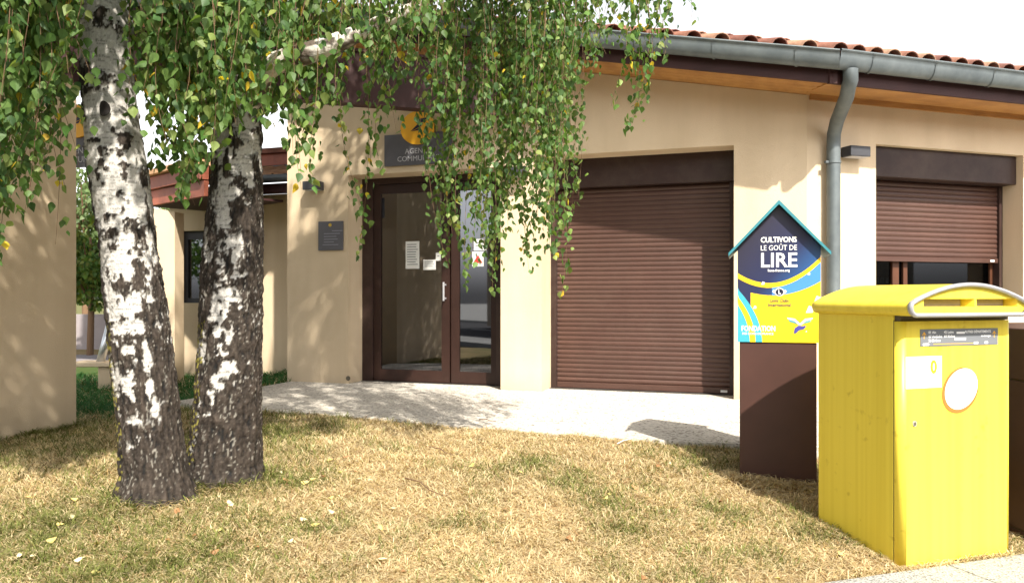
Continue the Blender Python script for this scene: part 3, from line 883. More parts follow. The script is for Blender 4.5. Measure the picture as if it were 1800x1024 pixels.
obj('tile_roof', bm, mat('pale_tiles', (0.55, .33, .2), .85, noise_amt=.4, noise_scale=6), AZ, smooth=True)
M['redfascia'] = mat('red_brown_fascia', (0.32, 0.10, 0.06), .5, noise_amt=.35, noise_scale=5)
bm = bmesh.new(); fbox(bm, WF, -1.5, tl * .55, .9, 1.1, 2.9, 3.06); obj('flashing', bm, M['zinc'], AZ)
bm = bmesh.new(); fbox(bm, WF, -1.5, tl + .5, .88, 1.1, 3.062, 3.24); obj('upper_fascia', bm, M['redfascia'], AZ)
bm = bmesh.new(); fbox(bm, WF, -1.5, tl + .5, .80, 1.5, 3.242, 3.32); obj('upper_tiles', bm, M['tile'], AZ)
# canopy with stepped red fascia boards on the left end
CF = Frame(at(352, 500, 9.9).xy, (-0.735, 0.678), (0.678, 0.735))
zb_ = lambda py: CAMZ + (HOR - py) / F * 10.3
bm = bmesh.new(); fbox(bm, CF, -0.1, 1.75, 0, .06, zb_(352), zb_(326)); obj('fascia_board', bm, M['redfascia'], AZ)
bm = bmesh.new(); fbox(bm, CF, -0.1, 1.75, -.05, .06, zb_(324), zb_(302)); obj('fascia_board', bm, M['redfascia'], AZ)
bm = bmesh.new(); fbox(bm, CF, -0.1, 1.75, -.12, .8, zb_(300), zb_(291)); obj('tile_edge', bm, mat('yellowish_tiles', (.6, .36, .2), .85, noise_amt=.3), AZ)  # yellowish tile line along the canopy top
bm = bmesh.new(); fbox(bm, CF, -0.1, 1.75, .062, 1.1, zb_(350), zb_(346)); obj('soffit', bm, M['beam'], AZ)
# cream free standing wall end
KF = Frame(at(307, 640, 10.6).xy, (-0.94, 0.10), (0.10, 0.94))
bm = bmesh.new(); fbox(bm, KF, 0, .95, 0, .25, -.2, CAMZ + (HOR - 372) / F * 10.6, CAMZ + (HOR - 350) / F * 10.6)
o = obj('garden_wall', bm, M['stucco']); prop(top(o), 'narrow sunlit cream wall end right beside the left birch trunk', 'wall')

# ------------------------------------------------------------------ passage view on the far left
FW = Frame(at(300, 605, 17.5).xy, (-1, 0), (0, 1))
bm = bmesh.new(); fbox(bm, FW, 0.3, 9, 0, .3, -.3, .62); o = obj('boundary_wall', bm, mat('mauve_render', (.30, .27, .28), .9, noise_amt=.15, noise_scale=2))
prop(top(o), 'low grey mauve boundary wall behind the small far tree', 'wall')
bm = bmesh.new(); fbox(bm, FW, -1, 40, -3.4, -1.9, -.4, -.118); o = obj('side_road', bm, aggregate_mat('side_path', (.23, .21, .22), (.15, .14, .15), 30)); prop(top(o), 'grey path crossing behind the left wall', kind='structure')

# beige concrete bollard with slanting silver pipe
B0 = at(186, 672, 10.2)
T = thing('concrete_block', 'beige concrete block with a slanting silver pipe seen left of the birch trunk', 'block', (B0.x, B0.y, B0.z - .1))
BFm = Frame(B0.xy, (1, 0.05), (-0.05, 1))
bm = bmesh.new(); fbox(bm, BFm, -.10, .06, 0, .3, B0.z - .1, B0.z + .20); bevel(bm, .008, 1); obj('pedestal', bm, M['stucco'], T)
bm = bmesh.new(); fbox(bm, BFm, -.45, .25, -.04, .36, B0.z + .202, B0.z + .26); bevel(bm, .008, 1); obj('slab', bm, M['stucco'], T)
p0 = at(176, 637, 10.3); p1 = at(196, 562, 10.45)
bm = bmesh.new(); tube(bm, [p0, p0.lerp(p1, .5), p1], .05, 16); obj('pipe', bm, mat('shiny_steel', (.5, .53, .56), .3, metal=.8), T, smooth=True)

# ------------------------------------------------------------------ houses across the street (seen in the door glass)
def far_house(loc, w, dpt, h, rise, label, colr):
    fr = Frame(loc, D2, (0.3256, -0.9455))
    T = thing('village_house', label, 'house', (loc[0], loc[1], -.24))
    wm = mat('house_render', colr, .9, noise_amt=.12, noise_scale=1)
    bm = bmesh.new(); fbox(bm, fr, 0, w, 0, dpt, -.24, h); obj('wall', bm, wm, T)
    bm = bmesh.new(); row = []
    k = -0.4
    while k < w + .4:
        zz = .04 * math.cos(k / .25 * 2 * math.pi)
        row.append([bm.verts.new(fr(k, -.5, h - .1 + zz)), bm.verts.new(fr(k, dpt / 2, h + rise + zz)), bm.verts.new(fr(k, dpt + .5, h - .1 + zz))]); k += .06
    for i in range(len(row) - 1):
        for j in range(2): bm.faces.new((row[i][j], row[i + 1][j], row[i + 1][j + 1], row[i][j + 1]))
    obj('roof', bm, M['tile'], T, smooth=True)
    n = int(w // 2.6)
    for i in range(n):
        x = 1 + i * 2.6
        bm = bmesh.new(); fbox(bm, fr, x, x + 1.0, -.03, .02, .7, 2.0); wd = obj('window', bm, M['white'], T)
        bm = bmesh.new(); fbox(bm, fr, x + .08, x + .92, -.04, -.031, .78, 1.92); obj('pane', bm, M['grey'], wd)
    return T
far_house((-15.5, -9.0), 9.5, 8, 3.1, 2.2, 'pale house with orange tiled roof across the street on the left', (.42, .34, .25))
far_house((-4.0, -7.0), 11, 8, 3.4, 2.0, 'beige house with tiled roof directly across the street', (.45, .38, .30))
far_house((9.5, -3.0), 12, 8, 3.0, 2.4, 'cream house with tiled roof across the street on the right', (.48, .42, .34))
# ------------------------------------------------------------------ yellow mailbox
MF = Frame((1.82, 3.73), D2, N2)      # t right along the front, r back
MZ0, MZ1 = -0.236, 0.925
MW, MD = 0.705, 0.56
T = thing('mailbox', 'tall yellow street mailbox with grey rimmed double slot and white oval sticker', 'mailbox', MF(MW / 2, MD / 2, MZ0))
bm = bmesh.new(); fbox(bm, MF, 0.0, MW, 0.045, MD, MZ0 + 0.0, MZ1 + 0.03); bevel(bm, 0.006, 2); obj('body', bm, M['yellow'], T)
bm = bmesh.new()
prof = []
rr = 0.035
for cx, cy, a0_ in ((rr, rr, 180), (MW - rr, rr, 270)):
    for k in range(7):
        a = R(a0_ + 90 * k / 6); prof.append((cx + rr * math.cos(a), cy + rr * math.sin(a)))
prof += [(MW, 0.040), (0.0, 0.040)]
prism(bm, [MF(x, y, MZ0 + 0.012) for x, y in prof], Vector((0, 0, MZ1 - MZ0 - 0.012)))
door = obj('door', bm, M['yellow'], T)
bm = bmesh.new(); fbox(bm, MF, 0.002, MW - 0.002, 0.0402, 0.0448, MZ0 + .01, MZ1 + 0.005); obj('door_gap_shade', bm, M['slot'], T)  # dark strip imitating the shade in the gap behind the door
for p in door.data.polygons: p.use_smooth = len(p.vertices) == 4 and p.area < 0.02
# little plinth
bm = bmesh.new(); fbox(bm, MF, 0.03, MW - 0.03, 0.05, MD - 0.03, MZ0 - 0.06, MZ0 - 0.001); obj('plinth', bm, M['slot'], T)
# lid: bulged profile extruded along the depth
LX0, LX1, LR0 = -0.035, MW - 0.002, -0.095
LZ0, LZS, LZP = 0.952, 1.030, 1.102
def lid_profile(inset=0.0, n=28):
    x0, x1 = LX0 + inset, LX1 - inset
    z0 = LZ0 + inset; pts = []
    cr = 0.036 - inset * 0.3
    for k in range(9):   # lower right round
        a = R(-90 + 125 * k / 8); pts.append((x1 - cr + cr * math.cos(a), z0 + cr + cr * math.sin(a)))
    xa, za = pts[-1]
    xb = x0 + (x1 - xa); 
    for k in range(1, n):   # top arc
        u = k / n; x = xa + (xb - xa) * u
        pts.append((x, za + (LZP - inset - za) * math.sin(math.pi * u) ** 0.85))
    for k in range(9):
        a = R(145 + 125 * k / 8); pts.append((x0 + cr + cr * math.cos(a), z0 + cr + cr * math.sin(a)))
    return pts
lp = lid_profile()
bm = bmesh.new()
rs_ = [(-0.085, 1.0), (0.0, 1.0), (0.25, 1.0), (MD - .02, 1.0), (MD + 0.015, 0.985), (MD + 0.03, 0.95)]
rings = []
for rv, sc in rs_:
    cx, cz = (LX0 + LX1) / 2, 1.02
    rings.append([bm.verts.new(MF(cx + (x - cx) * sc, rv, cz + (z - cz) * sc)) for x, z in lp])
n_ = len(lp)
for i in range(len(rings) - 1):
    for k in range(n_): bm.faces.new((rings[i][k], rings[i][(k + 1) % n_], rings[i + 1][(k + 1) % n_], rings[i + 1][k]))
bm.faces.new(rings[-1])
lid = obj('lid', bm, M['yellow'], T, smooth=True)
# lid front face with two letter slots
ip = lid_profile(0.014)
sx = [0.055, 0.365, 0.377, 0.640]; sz0, sz1 = 0.994, 1.032
def front_with_slots():
    bm = bmesh.new(); rf = -0.080
    ov = [bm.verts.new(MF(x, rf, z)) for x, z in ip]
    edges = [bm.edges.new((ov[i], ov[(i + 1) % len(ov)])) for i in range(len(ov))]
    holes = []
    for a, b in ((sx[0], sx[1]), (sx[2], sx[3])):
        hv = [bm.verts.new(MF(x, rf, z)) for x, z in ((a, sz0), (b, sz0), (b, sz1), (a, sz1))]
        holes.append(hv)
        edges += [bm.edges.new((hv[i], hv[(i + 1) % 4])) for i in range(4)]
    bmesh.ops.triangle_fill(bm, use_beauty=True, edges=edges)
    for (a, b), hv in zip(((sx[0], sx[1]), (sx[2], sx[3])), holes):
        bv = [bm.verts.new(MF(x, 0.0, z)) for x, z in ((a + .005, sz0 + .004), (b - .035, sz0 + .004), (b - .035, sz1 - .004), (a + .005, sz1 - .004))]
        for i in range(4): bm.faces.new((hv[i], hv[(i + 1) % 4], bv[(i + 1) % 4], bv[i]))
    return bm
obj('lid_front', front_with_slots(), M['yellow'], lid)
for a, b in ((sx[0], sx[1]), (sx[2], sx[3])):
    bm = bmesh.new(); fbox(bm, MF, a + .004, b - .033, -0.03, -0.026, sz0 + .002, sz1 - .002); obj('slot_flap', bm, mat('slot_flap', (.30, .27, .24), .5), lid)
bm = bmesh.new()
rp = lid_profile(0.004)
pr3 = [MF(x, -0.088, z) for x, z in rp]
m_ = len(pr3); rings = []
for i, p in enumerate(pr3):
    dv = (pr3[(i + 1) % m_] - pr3[i - 1]).normalized(); a = MF.n; b = dv.cross(a).normalized()
    rings.append([bm.verts.new(p + a * 0.015 * math.cos(q * math.pi / 4) + b * 0.0105 * math.sin(q * math.pi / 4)) for q in range(8)])
for i in range(m_):
    for q in range(8): bm.faces.new((rings[i][q], rings[i][(q + 1) % 8], rings[(i + 1) % m_][(q + 1) % 8], rings[(i + 1) % m_][q]))
obj('silver_rim', bm, M['silver'], lid, smooth=True)
# yellow neck, and a dark strip standing in for the shade under the lid
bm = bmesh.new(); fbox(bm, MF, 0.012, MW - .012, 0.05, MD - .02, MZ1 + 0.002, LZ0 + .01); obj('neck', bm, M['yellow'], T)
bm = bmesh.new(); fbox(bm, MF, 0.010, MW - .010, 0.014, 0.049, MZ1 + 0.002, LZ0 + .008); obj('lid_gap_shade', bm, M['slot'], T)
# instruction strip
def mf_t(px): return MF.t(px)
def mf_z(px, py):
    Zm = MF(MF.t(px), 0, 0).y; return CAMZ + (HOR - py) / F * Zm
t0, t1 = mf_t(1617), mf_t(1753); z1 = mf_z(1617, 578.5); z0 = mf_z(1617, 608.5)
bm = bmesh.new(); fbox(bm, MF, t0, t1, -0.0035, 0.0, z0, z1); st = obj('instruction_strip', bm, mat('strip_grey', (.155, .165, .18), .45), T)
hh = z1 - z0; ww = t1 - t0; rz = -0.0037
for i, s_ in enumerate(('01 Ain', '07 Ardèche', '26 Drôme')): text(s_, .0175, MF, t0 + ww * .10, rz, z1 - .021 - i * .0195, M['white'], st, ext=.0002, bold=.0003)
for i, s_ in enumerate(('42 Loire', '69 Rhône')): text(s_, .0175, MF, t0 + ww * .295, rz, z1 - .021 - i * .0195, M['white'], st, ext=.0002, bold=.0003)
text('AUTRES DÉPARTEMENTS', .0165, MF, t0 + ww * .905, rz, z1 - .021, M['white'], st, ext=.0002, ax='r', bold=.0003, sx=.92)
text('et étranger', .0140, MF, t0 + ww * .905, rz, z1 - .040, M['white'], st, ext=.0002, ax='r', bold=.0003)
bm = bmesh.new()
for x0, x1, y0, y1 in ((.455, .56, .30, .18), (.43, .575, .68, .55), (.03, .105, .96, .83), (.68, .735, .93, .80), (.82, .865, .93, .80)):
    fbox(bm, MF, t0 + ww * x0, t0 + ww * x1, rz - .0006, rz + .0003, z1 - hh * x0 * 0 - hh * y0, z1 - hh * y1)
obj('white_patch', bm, M['white'], st)
bm = bmesh.new(); fbox(bm, MF, t0 + ww * .16, t0 + ww * .67, rz - .0004, rz + .0003, z0 + hh * .10, z0 + hh * .13); obj('yellow_rule', bm, M['orange'], st)
for tt in (.045, .95):
    x = t0 + ww * tt; zt = z1 - .012; s = .011
    flat('arrow', MF, [(x - s, zt - s * 1.3), (x - s * 1.05, zt - s * 1.75), (x - s * .16, zt - s * .75), (x - s * .16, zt - s * 3), (x + s * .16, zt - s * 3), (x + s * .16, zt - s * .75), (x + s * 1.05, zt - s * 1.75), (x + s, zt - s * 1.3), (x, zt)], rz, .0004, M['orange'], st)
# white sticker with yellow disc
t0, t1 = mf_t(1592), mf_t(1655); z1, z0 = mf_z(1592, 627), mf_z(1592, 683)
bm = bmesh.new(); fbox(bm, MF, t0, t1, -0.0015, 0.0, z0, z1); sk = obj('info_sticker', bm, M['white'], T)
bm = bmesh.new(); disc(bm, MF, t0 + (t1 - t0) * .77, -0.0016, z0 + (z1 - z0) * .66, .021, .033, .0004, 32); obj('yellow_disc', bm, mat('lemon', (.80, .72, .02), .5), sk)
bm = bmesh.new(); disc(bm, MF, t0 + (t1 - t0) * .77, -0.0021, z0 + (z1 - z0) * .66, .005, .018, .0003, 20); obj('white_stroke', bm, M['white'], sk)
bm = bmesh.new()
for k, (x0, x1, y, h) in enumerate(((.08, .5, .80, .012), (.08, .24, .28, .008), (.14, .17, .10, .03))):
    fbox(bm, MF, t0 + (t1 - t0) * x0, t0 + (t1 - t0) * x1, -.0019, -.0014, z0 + (z1 - z0) * y, z0 + (z1 - z0) * (y + h * 2.2))
obj('print_line', bm, M['letter'], sk)
# oval sticker
tc_, zc_ = mf_t(1688), mf_z(1688, 685)
bm = bmesh.new(); disc(bm, MF, tc_, 0.0, zc_, .123, .103, .002, 48, rot=R(38)); ov = obj('oval_rim', bm, mat('orange_rim', (.46, .15, .03), .5), T)
bm = bmesh.new(); disc(bm, MF, tc_ + .004, -0.0021, zc_ + .006, .111, .090, .0012, 48, rot=R(38)); obj('oval_sticker', bm, M['white'], T)
bm = bmesh.new(); disc(bm, MF, mf_t(1607), 0.001, mf_z(1607, 744), .0115, .0125, .006, 20); lk = obj('lock', bm, M['silver'], T)
bm = bmesh.new(); disc(bm, MF, mf_t(1607), -0.0052, mf_z(1607, 744), .0075, .0085, .001, 16); obj('keyhole', bm, M['slot'], lk)
# pale scuffs on door are part of the paint

# ------------------------------------------------------------------ book box on brown post
BU, BN = (0.9613, -0.2756), (0.2756, 0.9613)
BX = Frame((1.414, 4.99), BU, BN)
BW = 0.487; BDp = 0.36; bz0, bz1, bzp = 0.757, 1.343, 1.600
T = thing('book_box', 'house shaped street book box with blue and yellow print, teal roof and brown pedestal', 'book box', BX(BW / 2, BDp / 2, -.12))
bm = bmesh.new(); fbox(bm, BX, 0.012, BW - 0.022, 0.006, BDp - .01, -0.14, bz0 - .001); bevel(bm, .004, 1)
ped = obj('pedestal', bm, mat('brown_cladding', (0.060, 0.026, 0.020), 0.45, spec=.45, noise_amt=.2, noise_scale=4), T)
bm = bmesh.new()
prism(bm, [BX(0.0, 0.004, bz0), BX(BW, 0.004, bz0), BX(BW, 0.004, bz1), BX(BW / 2, 0.004, bzp), BX(0, 0.004, bz1)], BX.n * (BDp - .01))
obj('cabinet', bm, M['teal'], T)
M['panel_navy'] = None
def grad_mat():
    m = bpy.data.materials.new('printed_navy'); m.use_nodes = True
    nt = m.node_tree; n = nt.nodes; l = nt.links; b = n['Principled BSDF']; b.inputs['Roughness'].default_value = .38
    tc = n.new('ShaderNodeTexCoord'); sp = n.new('ShaderNodeSeparateXYZ'); l.new(tc.outputs['Object'], sp.inputs[0])
    sub = n.new('ShaderNodeMath'); sub.operation = 'MULTIPLY_ADD'; sub.inputs[1].default_value = -0.8
    l.new(sp.outputs['Z'], sub.inputs[0]); l.new(sp.outputs['X'], sub.inputs[2])
    cr = n.new('ShaderNodeValToRGB'); e = cr.color_ramp.elements
    e[0].position = .0; e[0].color = (0.022, 0.020, 0.035, 1); e[1].position = 1; e[1].color = (0.018, 0.12, 0.34, 1)
    e2 = e.new(.5); e2.color = (0.016, 0.022, 0.07, 1)
    mr = n.new('ShaderNodeMapRange'); mr.inputs['From Min'].default_value = -1.45; mr.inputs['From Max'].default_value = -.78
    l.new(sub.outputs[0], mr.inputs['Value']); l.new(mr.outputs[0], cr.inputs['Fac']); l.new(cr.outputs[0], b.inputs['Base Color'])
    return m
NV = grad_mat()
M['p_yellow'] = mat('printed_yellow', (0.78, 0.52, 0.02), .4)
M['p_blue'] = mat('printed_blue', (0.06, 0.22, 0.58), .4)
M['p_teal'] = mat('printed_teal', (0.05, 0.33, 0.42), .4)
P = lambda u, v: (BW * (1 - 0) * u, bz0 + v * (bz1 - bz0))    # u 0..1 to the right, v 0..1 up to the eaves
bm = bmesh.new(); prism(bm, [BX(0, .002, bz0), BX(BW, .002, bz0), BX(BW, .002, bz1), BX(BW / 2, .002, bzp), BX(0, .002, bz1)], BX.n * -.003)
pan = obj('printed_panel', bm, NV, T)
def band(name, f_top, f_bot, m, u0=0.0, u1=1.0, r=-0.0012, n=24):
    lo = [P(u0 + (u1 - u0) * k / n, f_bot(u0 + (u1 - u0) * k / n)) for k in range(n + 1)]
    hi = [P(u0 + (u1 - u0) * k / n, f_top(u0 + (u1 - u0) * k / n)) for k in range(n + 1)]
    bm = bmesh.new()
    A = [bm.verts.new(BX(t, r, z)) for t, z in lo]; B = [bm.verts.new(BX(t, r, z)) for t, z in hi]
    for i in range(n):
        if hi[i][1] - lo[i][1] > 1e-5 or hi[i + 1][1] - lo[i + 1][1] > 1e-5:
            try: bm.faces.new((A[i], A[i + 1], B[i + 1], B[i]))
            except ValueError: pass
    return obj(name, bm, m, pan)
c1 = lambda u: .597 + .95 * (u - .5) ** 2 + .25 * max(0, u - .5) ** 2 + .0 * u
band('yellow_field', lambda u: .495 + .44 * (u - .42) ** 2, lambda u: 0.0, M['p_yellow'], .16, 1.0, -.0015)
band('blue_band', lambda u: .557 + .70 * (u - .42) ** 2 + .05 * u, lambda u: .495 + .44 * (u - .42) ** 2, M['p_blue'], .42, 1.0, -.0020)
band('yellow_arc', lambda u: .605 + .72 * (u - .42) ** 2 + .05 * u, lambda u: .555 + .70 * (u - .42) ** 2 + .05 * u, M['p_yellow'], 0.0, 1.0, -.0025)
# lower left swooshes (curve sideways)
def swoosh(name, ua, ub, m, r):
    n = 16; L_ = []; R_ = []
    for k in range(n + 1):
        v = .62 * k / n
        L_.append((v, ua(v))); R_.append((v, ub(v)))
    bm = bmesh.new()
    A = [bm.verts.new(BX(max(0, u) * BW, r, bz0 + v * (bz1 - bz0))) for v, u in L_]; B = [bm.verts.new(BX(max(0, u) * BW, r, bz0 + v * (bz1 - bz0))) for v, u in R_]
    for i in range(n): bm.faces.new((A[i], B[i], B[i + 1], A[i + 1]))
    return obj(name, bm, m, pan)
cv = lambda u0, v: u0 - 0.95 * v ** 2
swoosh('teal_field', lambda v: 0.0, lambda v: cv(.20, v), M['p_teal'], -.0028)
swoosh('yellow_swoosh', lambda v: cv(.15, v), lambda v: cv(.22, v), M['p_yellow'], -.0032)
swoosh('teal_swoosh', lambda v: cv(.22, v) , lambda v: cv(.30, v), M['p_teal'], -.0030)
def ptxt(body, size, u, v, m, width, ax='c', bold=0.0):
    t, z = P(u, v); return text(body, size, BX, t, -.0036, z, m, pan, ax=ax, bold=bold, ext=.0003, width=width)
ptxt('CULTIVONS', .046, .50, 1.055, M['white'], .212, bold=.0012)
ptxt('LE GOÛT DE', .046, .50, .970, M['white'], .212)
ptxt('LIRE', .124, .50, .795, M['white'], .212, bold=.0022)
ptxt('lions-france.org', .022, .50, .745, M['white'], .128, bold=.0004)
ptxt('Lions Clubs', .030, .51, .425, M['ink'], .108, bold=.0003)
ptxt('International', .030, .51, .378, M['ink'], .132, bold=.0003)
ptxt('FONDATION', .046, .045, .118, M['white'], .200, ax='l', bold=.0010)
ptxt('DES LIONS DE FRANCE', .019, .055, .078, M['white'], .185, ax='l', bold=.0003)
t, z = P(.51, .53)
bm = bmesh.new(); disc(bm, BX, t, -.0034, z, .030, .026, .0004, 28); obj('round_emblem', bm, M['letter'], pan)
bm = bmesh.new(); disc(bm, BX, t, -.0039, z, .022, .019, .0003, 28); obj('round_emblem', bm, M['navy'], pan)
for s in (-1, 1): flat('emblem_wing', BX, [(t + s * .03, z - .012), (t + s * .044, z + .002), (t + s * .036, z + .016), (t + s * .028, z + .012)], -.0034, .0004, M['letter'], pan)
text('L', .034, BX, t, -.0044, z - .011, M['white'], pan, ax='c', ext=.0002, bold=.0008)
t, z = P(.755, .20)
for s in (-1, 1):
    flat('open_book_wing', BX, [(t, z), (t + s * .03, z + .030), (t + s * .075, z + .036), (t + s * .070, z + .026), (t + s * .032, z + .016), (t + s * .004, z - .012)], -.0034, .0004, M['white'], pan)
    flat('open_book_edge', BX, [(t + s * .01, z - .006), (t + s * .032, z + .012), (t + s * .066, z + .022), (t + s * .060, z + .012), (t + s * .03, z + .003)], -.0034, .0004, M['p_teal'], pan)
flat('hand_logo', BX, [(t - .036, z - .062), (t - .030, z - .028), (t - .008, z - .012), (t + .014, z - .016), (t + .028, z - .012), (t + .036, z - .016), (t + .022, z - .034), (t - .004, z - .040), (t - .022, z - .058)], -.0034, .0004, mat('violet_print', (.06, .06, .28), .4), pan)
for (u, v, s) in ((.31, .625, .010), (.86, .72, .008), (.96, .46, .018), (.87, .35, .022), (.21, .37, .010), (.83, .12, .004)):
    t, z = P(u, v); flat('paper_fleck', BX, [(t - s, z - s), (t + s * .8, z - s * .9), (t + s, z + s * .5), (t - s * .2, z + s)], -.0034, .0004, M['white'], pan)
# roof
for s, (ta, tb) in enumerate(((-0.055, BW / 2 + .0), (BW + 0.055, BW / 2 + .0))):
    sl_ = (bzp - bz1) / (BW / 2)
    za = bz1 + 0.006 - .055 * sl_; zb2 = bzp + 0.006
    th = .020
    bm = bmesh.new()
    hexa(bm, [BX(ta, -.05, za), BX(tb, -.05, zb2), BX(tb, BDp + .03, zb2), BX(ta, BDp + .03, za),
              BX(ta, -.05, za + th), BX(tb, -.05, zb2 + th * 1.3), BX(tb, BDp + .03, zb2 + th * 1.3), BX(ta, BDp + .03, za + th)])
    obj('roof_panel', bm, M['teal'], T)

# brown clad box right of the mailbox
KX = Frame((2.64, 3.98), (0.97, 0.24), (-0.13, 0.99))
T = thing('brown_enclosure', 'dark brown panelled enclosure partly hidden at the right edge behind the mailbox', 'enclosure', KX(.35, .45, -.25))
for z0_, z1_ in ((-.26, -.166), (-.160, .605), (.611, .876)):
    bm = bmesh.new(); fbox(bm, KX, 0, .75, 0, .9, z0_, z1_); bevel(bm, .004, 1); obj('panel', bm, ped.data.materials[0], T)
bm = bmesh.new(); fbox(bm, KX, .008, .742, .008, .892, -.25, .87); obj('core', bm, M['slot'], T)

# ------------------------------------------------------------------ birch trunks
def interp(x, X, Y): return float(np.interp(x, X, Y))
LIMBS = {}
def birch(label, base_px, base_py, Zb, prof, blots, whites, seed, darkbase):
    """prof: rows (py, xleft, xright) in photograph units, placed at the trunk's own distance"""
    bx = at(base_px, base_py, Zb)
    T = thing('birch_tree', label, 'tree', (bx.x, bx.y, bx.z))
    prof = sorted(prof)   # top to bottom
    pys = [p[0] for p in prof]
    def zz(py): return CAMZ + (HOR - py) / F * Zb
    z_low = zz(pys[-1]); z_top = zz(pys[0])
    nr = int((z_top - z_low) / 0.0075); seg = 200
    vs = np.zeros((nr + 1, seg, 3)); cs = np.zeros((nr + 1, seg, 4)); cs[..., 3] = 1
    for i in range(nr + 1):
        z = z_low + (z_top - z_low) * i / nr
        py = HOR - (z - CAMZ) * F / Zb
        xl, xr = interp(py, pys, [p[1] for p in prof]), interp(py, pys, [p[2] for p in prof])
        cx = ((xl + xr) / 2 - 900) / F * Zb; rad = (xr - xl) / 2 / F * Zb
        for k in range(seg):
            a = 2 * math.pi * k / seg
            ca, sa = math.cos(a), math.sin(a)
            px = (xl + xr) / 2 + ca * (xr - xl) / 2
            pw = Vector((ca * 0.17, sa * 0.17, z))
            # how dark / fissured
            m = 0.9 * noise.noise(Vector((pw.x * 14, pw.y * 14, z * 7.5 + seed))) + (0.38 if py < 430 else 0.6) * noise.noise(Vector((pw.x * 36, pw.y * 36, z * 22 + seed))) + (0.12 if py < 430 else 0.3) * noise.noise(Vector((pw.x * 90, pw.y * 90, z * 60)))
            h = (HOR + 362 - py) / 880.0
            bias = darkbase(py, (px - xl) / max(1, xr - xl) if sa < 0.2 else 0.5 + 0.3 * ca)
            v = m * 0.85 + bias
            if sa < 0.35:
                for (bx_, by_, rx_, ry_, w) in blots:
                    d2 = ((px - bx_) / rx_) ** 2 + ((py - by_) / ry_) ** 2
                    if d2 < 3.2:
                        jag = 1.3 * noise.noise(Vector((px * .08, py * .08, seed))) + 1.1 * noise.noise(Vector((px * .22, py * .17, seed)))
                        v += w * max(0, 1.0 - (d2 + jag) * 0.8)
            dark = sstep(-0.03, 0.10, v)
            fis = .75 * noise.noise(Vector((pw.x * 52, pw.y * 52, z * 13 + seed * 2))) + .5 * noise.noise(Vector((pw.x * 85, pw.y * 85, z * 34 + seed)))
            fine = noise.noise(Vector((pw.x * 130, pw.y * 130, z * 75)))
            len_ = noise.noise(Vector((pw.x * 12, pw.y * 12, z * 95 + seed)))
            edge = max(0.0, 1 - abs(v - 0.03) / 0.07)
            disp = dark * (0.007 + 0.013 * fis * min(1, .4 + dark)) + 0.0015 * fine - (1 - dark) * 0.001 + .003 * edge
            low = sstep(640, 800, py)
            disp += low * 0.010 * noise.noise(Vector((pw.x * 26, pw.y * 26, z * 3)))
            rr = rad - 0.013 + disp
            vs[i, k] = (cx + ca * rr, Zb + sa * rr, z)
            wht = np.array((0.51, 0.49, 0.455)) * (0.86 + 0.22 * fine + .12 * m)
            if len_ > 0.24 and fine > -.1: wht = wht * (0.50)
            drk = np.array((0.026, 0.020, 0.016)) * (1.0 + 1.3 * max(-.7, fis)) + np.array((.04, .035, .028)) * max(0, fine)
            lic = .9 * noise.noise(Vector((pw.x * 95, pw.y * 95, z * 55 + 7))) + .5 * noise.noise(Vector((pw.x * 20, pw.y * 20, z * 9 + 7)))
            if lic > (0.46 if py < 620 else 0.42): drk = drk * .5 + np.array((0.19, 0.18, 0.155)) * min(.8, (lic - .34) * 4)    # pale lichen crusts
            if ca < -.55 and noise.noise(Vector((pw.x * 60, pw.y * 60, z * 50 + 1))) > .2 and py > 560: drk = np.array((.17, .15, .035))
            c = wht * (1 - dark) + drk * dark
            c = c * (1 - .45 * edge * (1 if fine < .1 else .4))
            cs[i, k, :3] = np.clip(c, .01, .8)
    faces = []
    idx = np.arange((nr + 1) * seg).reshape(nr + 1, seg)
    a_ = idx[:-1]; b_ = np.roll(idx, -1, 1)[:-1]; c_ = np.roll(idx, -1, 1)[1:]; d_ = idx[1:]
    faces = np.stack([a_, b_, c_, d_], -1).reshape(-1, 4)
    me = bpy.data.meshes.new('trunk')
    V = vs.reshape(-1, 3) - np.array(T.location)[None]
    me.vertices.add(len(V)); me.vertices.foreach_set('co', V.astype('f').ravel())
    me.loops.add(faces.size); me.loops.foreach_set('vertex_index', faces.ravel())
    me.polygons.add(len(faces)); me.polygons.foreach_set('loop_start', np.arange(0, faces.size, 4)); me.polygons.foreach_set('loop_total', np.full(len(faces), 4))
    me.update(); me.validate()
    ca_ = me.color_attributes.new('Col', 'FLOAT_COLOR', 'POINT'); ca_.data.foreach_set('color', cs.astype('f').ravel())
    me.polygons.foreach_set('use_smooth', [True] * len(me.polygons)); me.materials.append(M['bark'])
    link_mesh('trunk', me, T)
    return T, zz
prof1 = [(-420, 205, 262), (-300, 190, 250), (-150, 160, 238), (0, 136, 232), (60, 140, 236), (130, 143, 236), (200, 146, 243), (250, 150, 252), (300, 157, 262), (400, 172, 272), (450, 178, 278),
         (500, 183, 286), (600, 193, 300), (700, 204, 312), (780, 210, 320), (830, 213, 331), (862, 203, 343), (882, 188, 360), (915, 170, 385)]
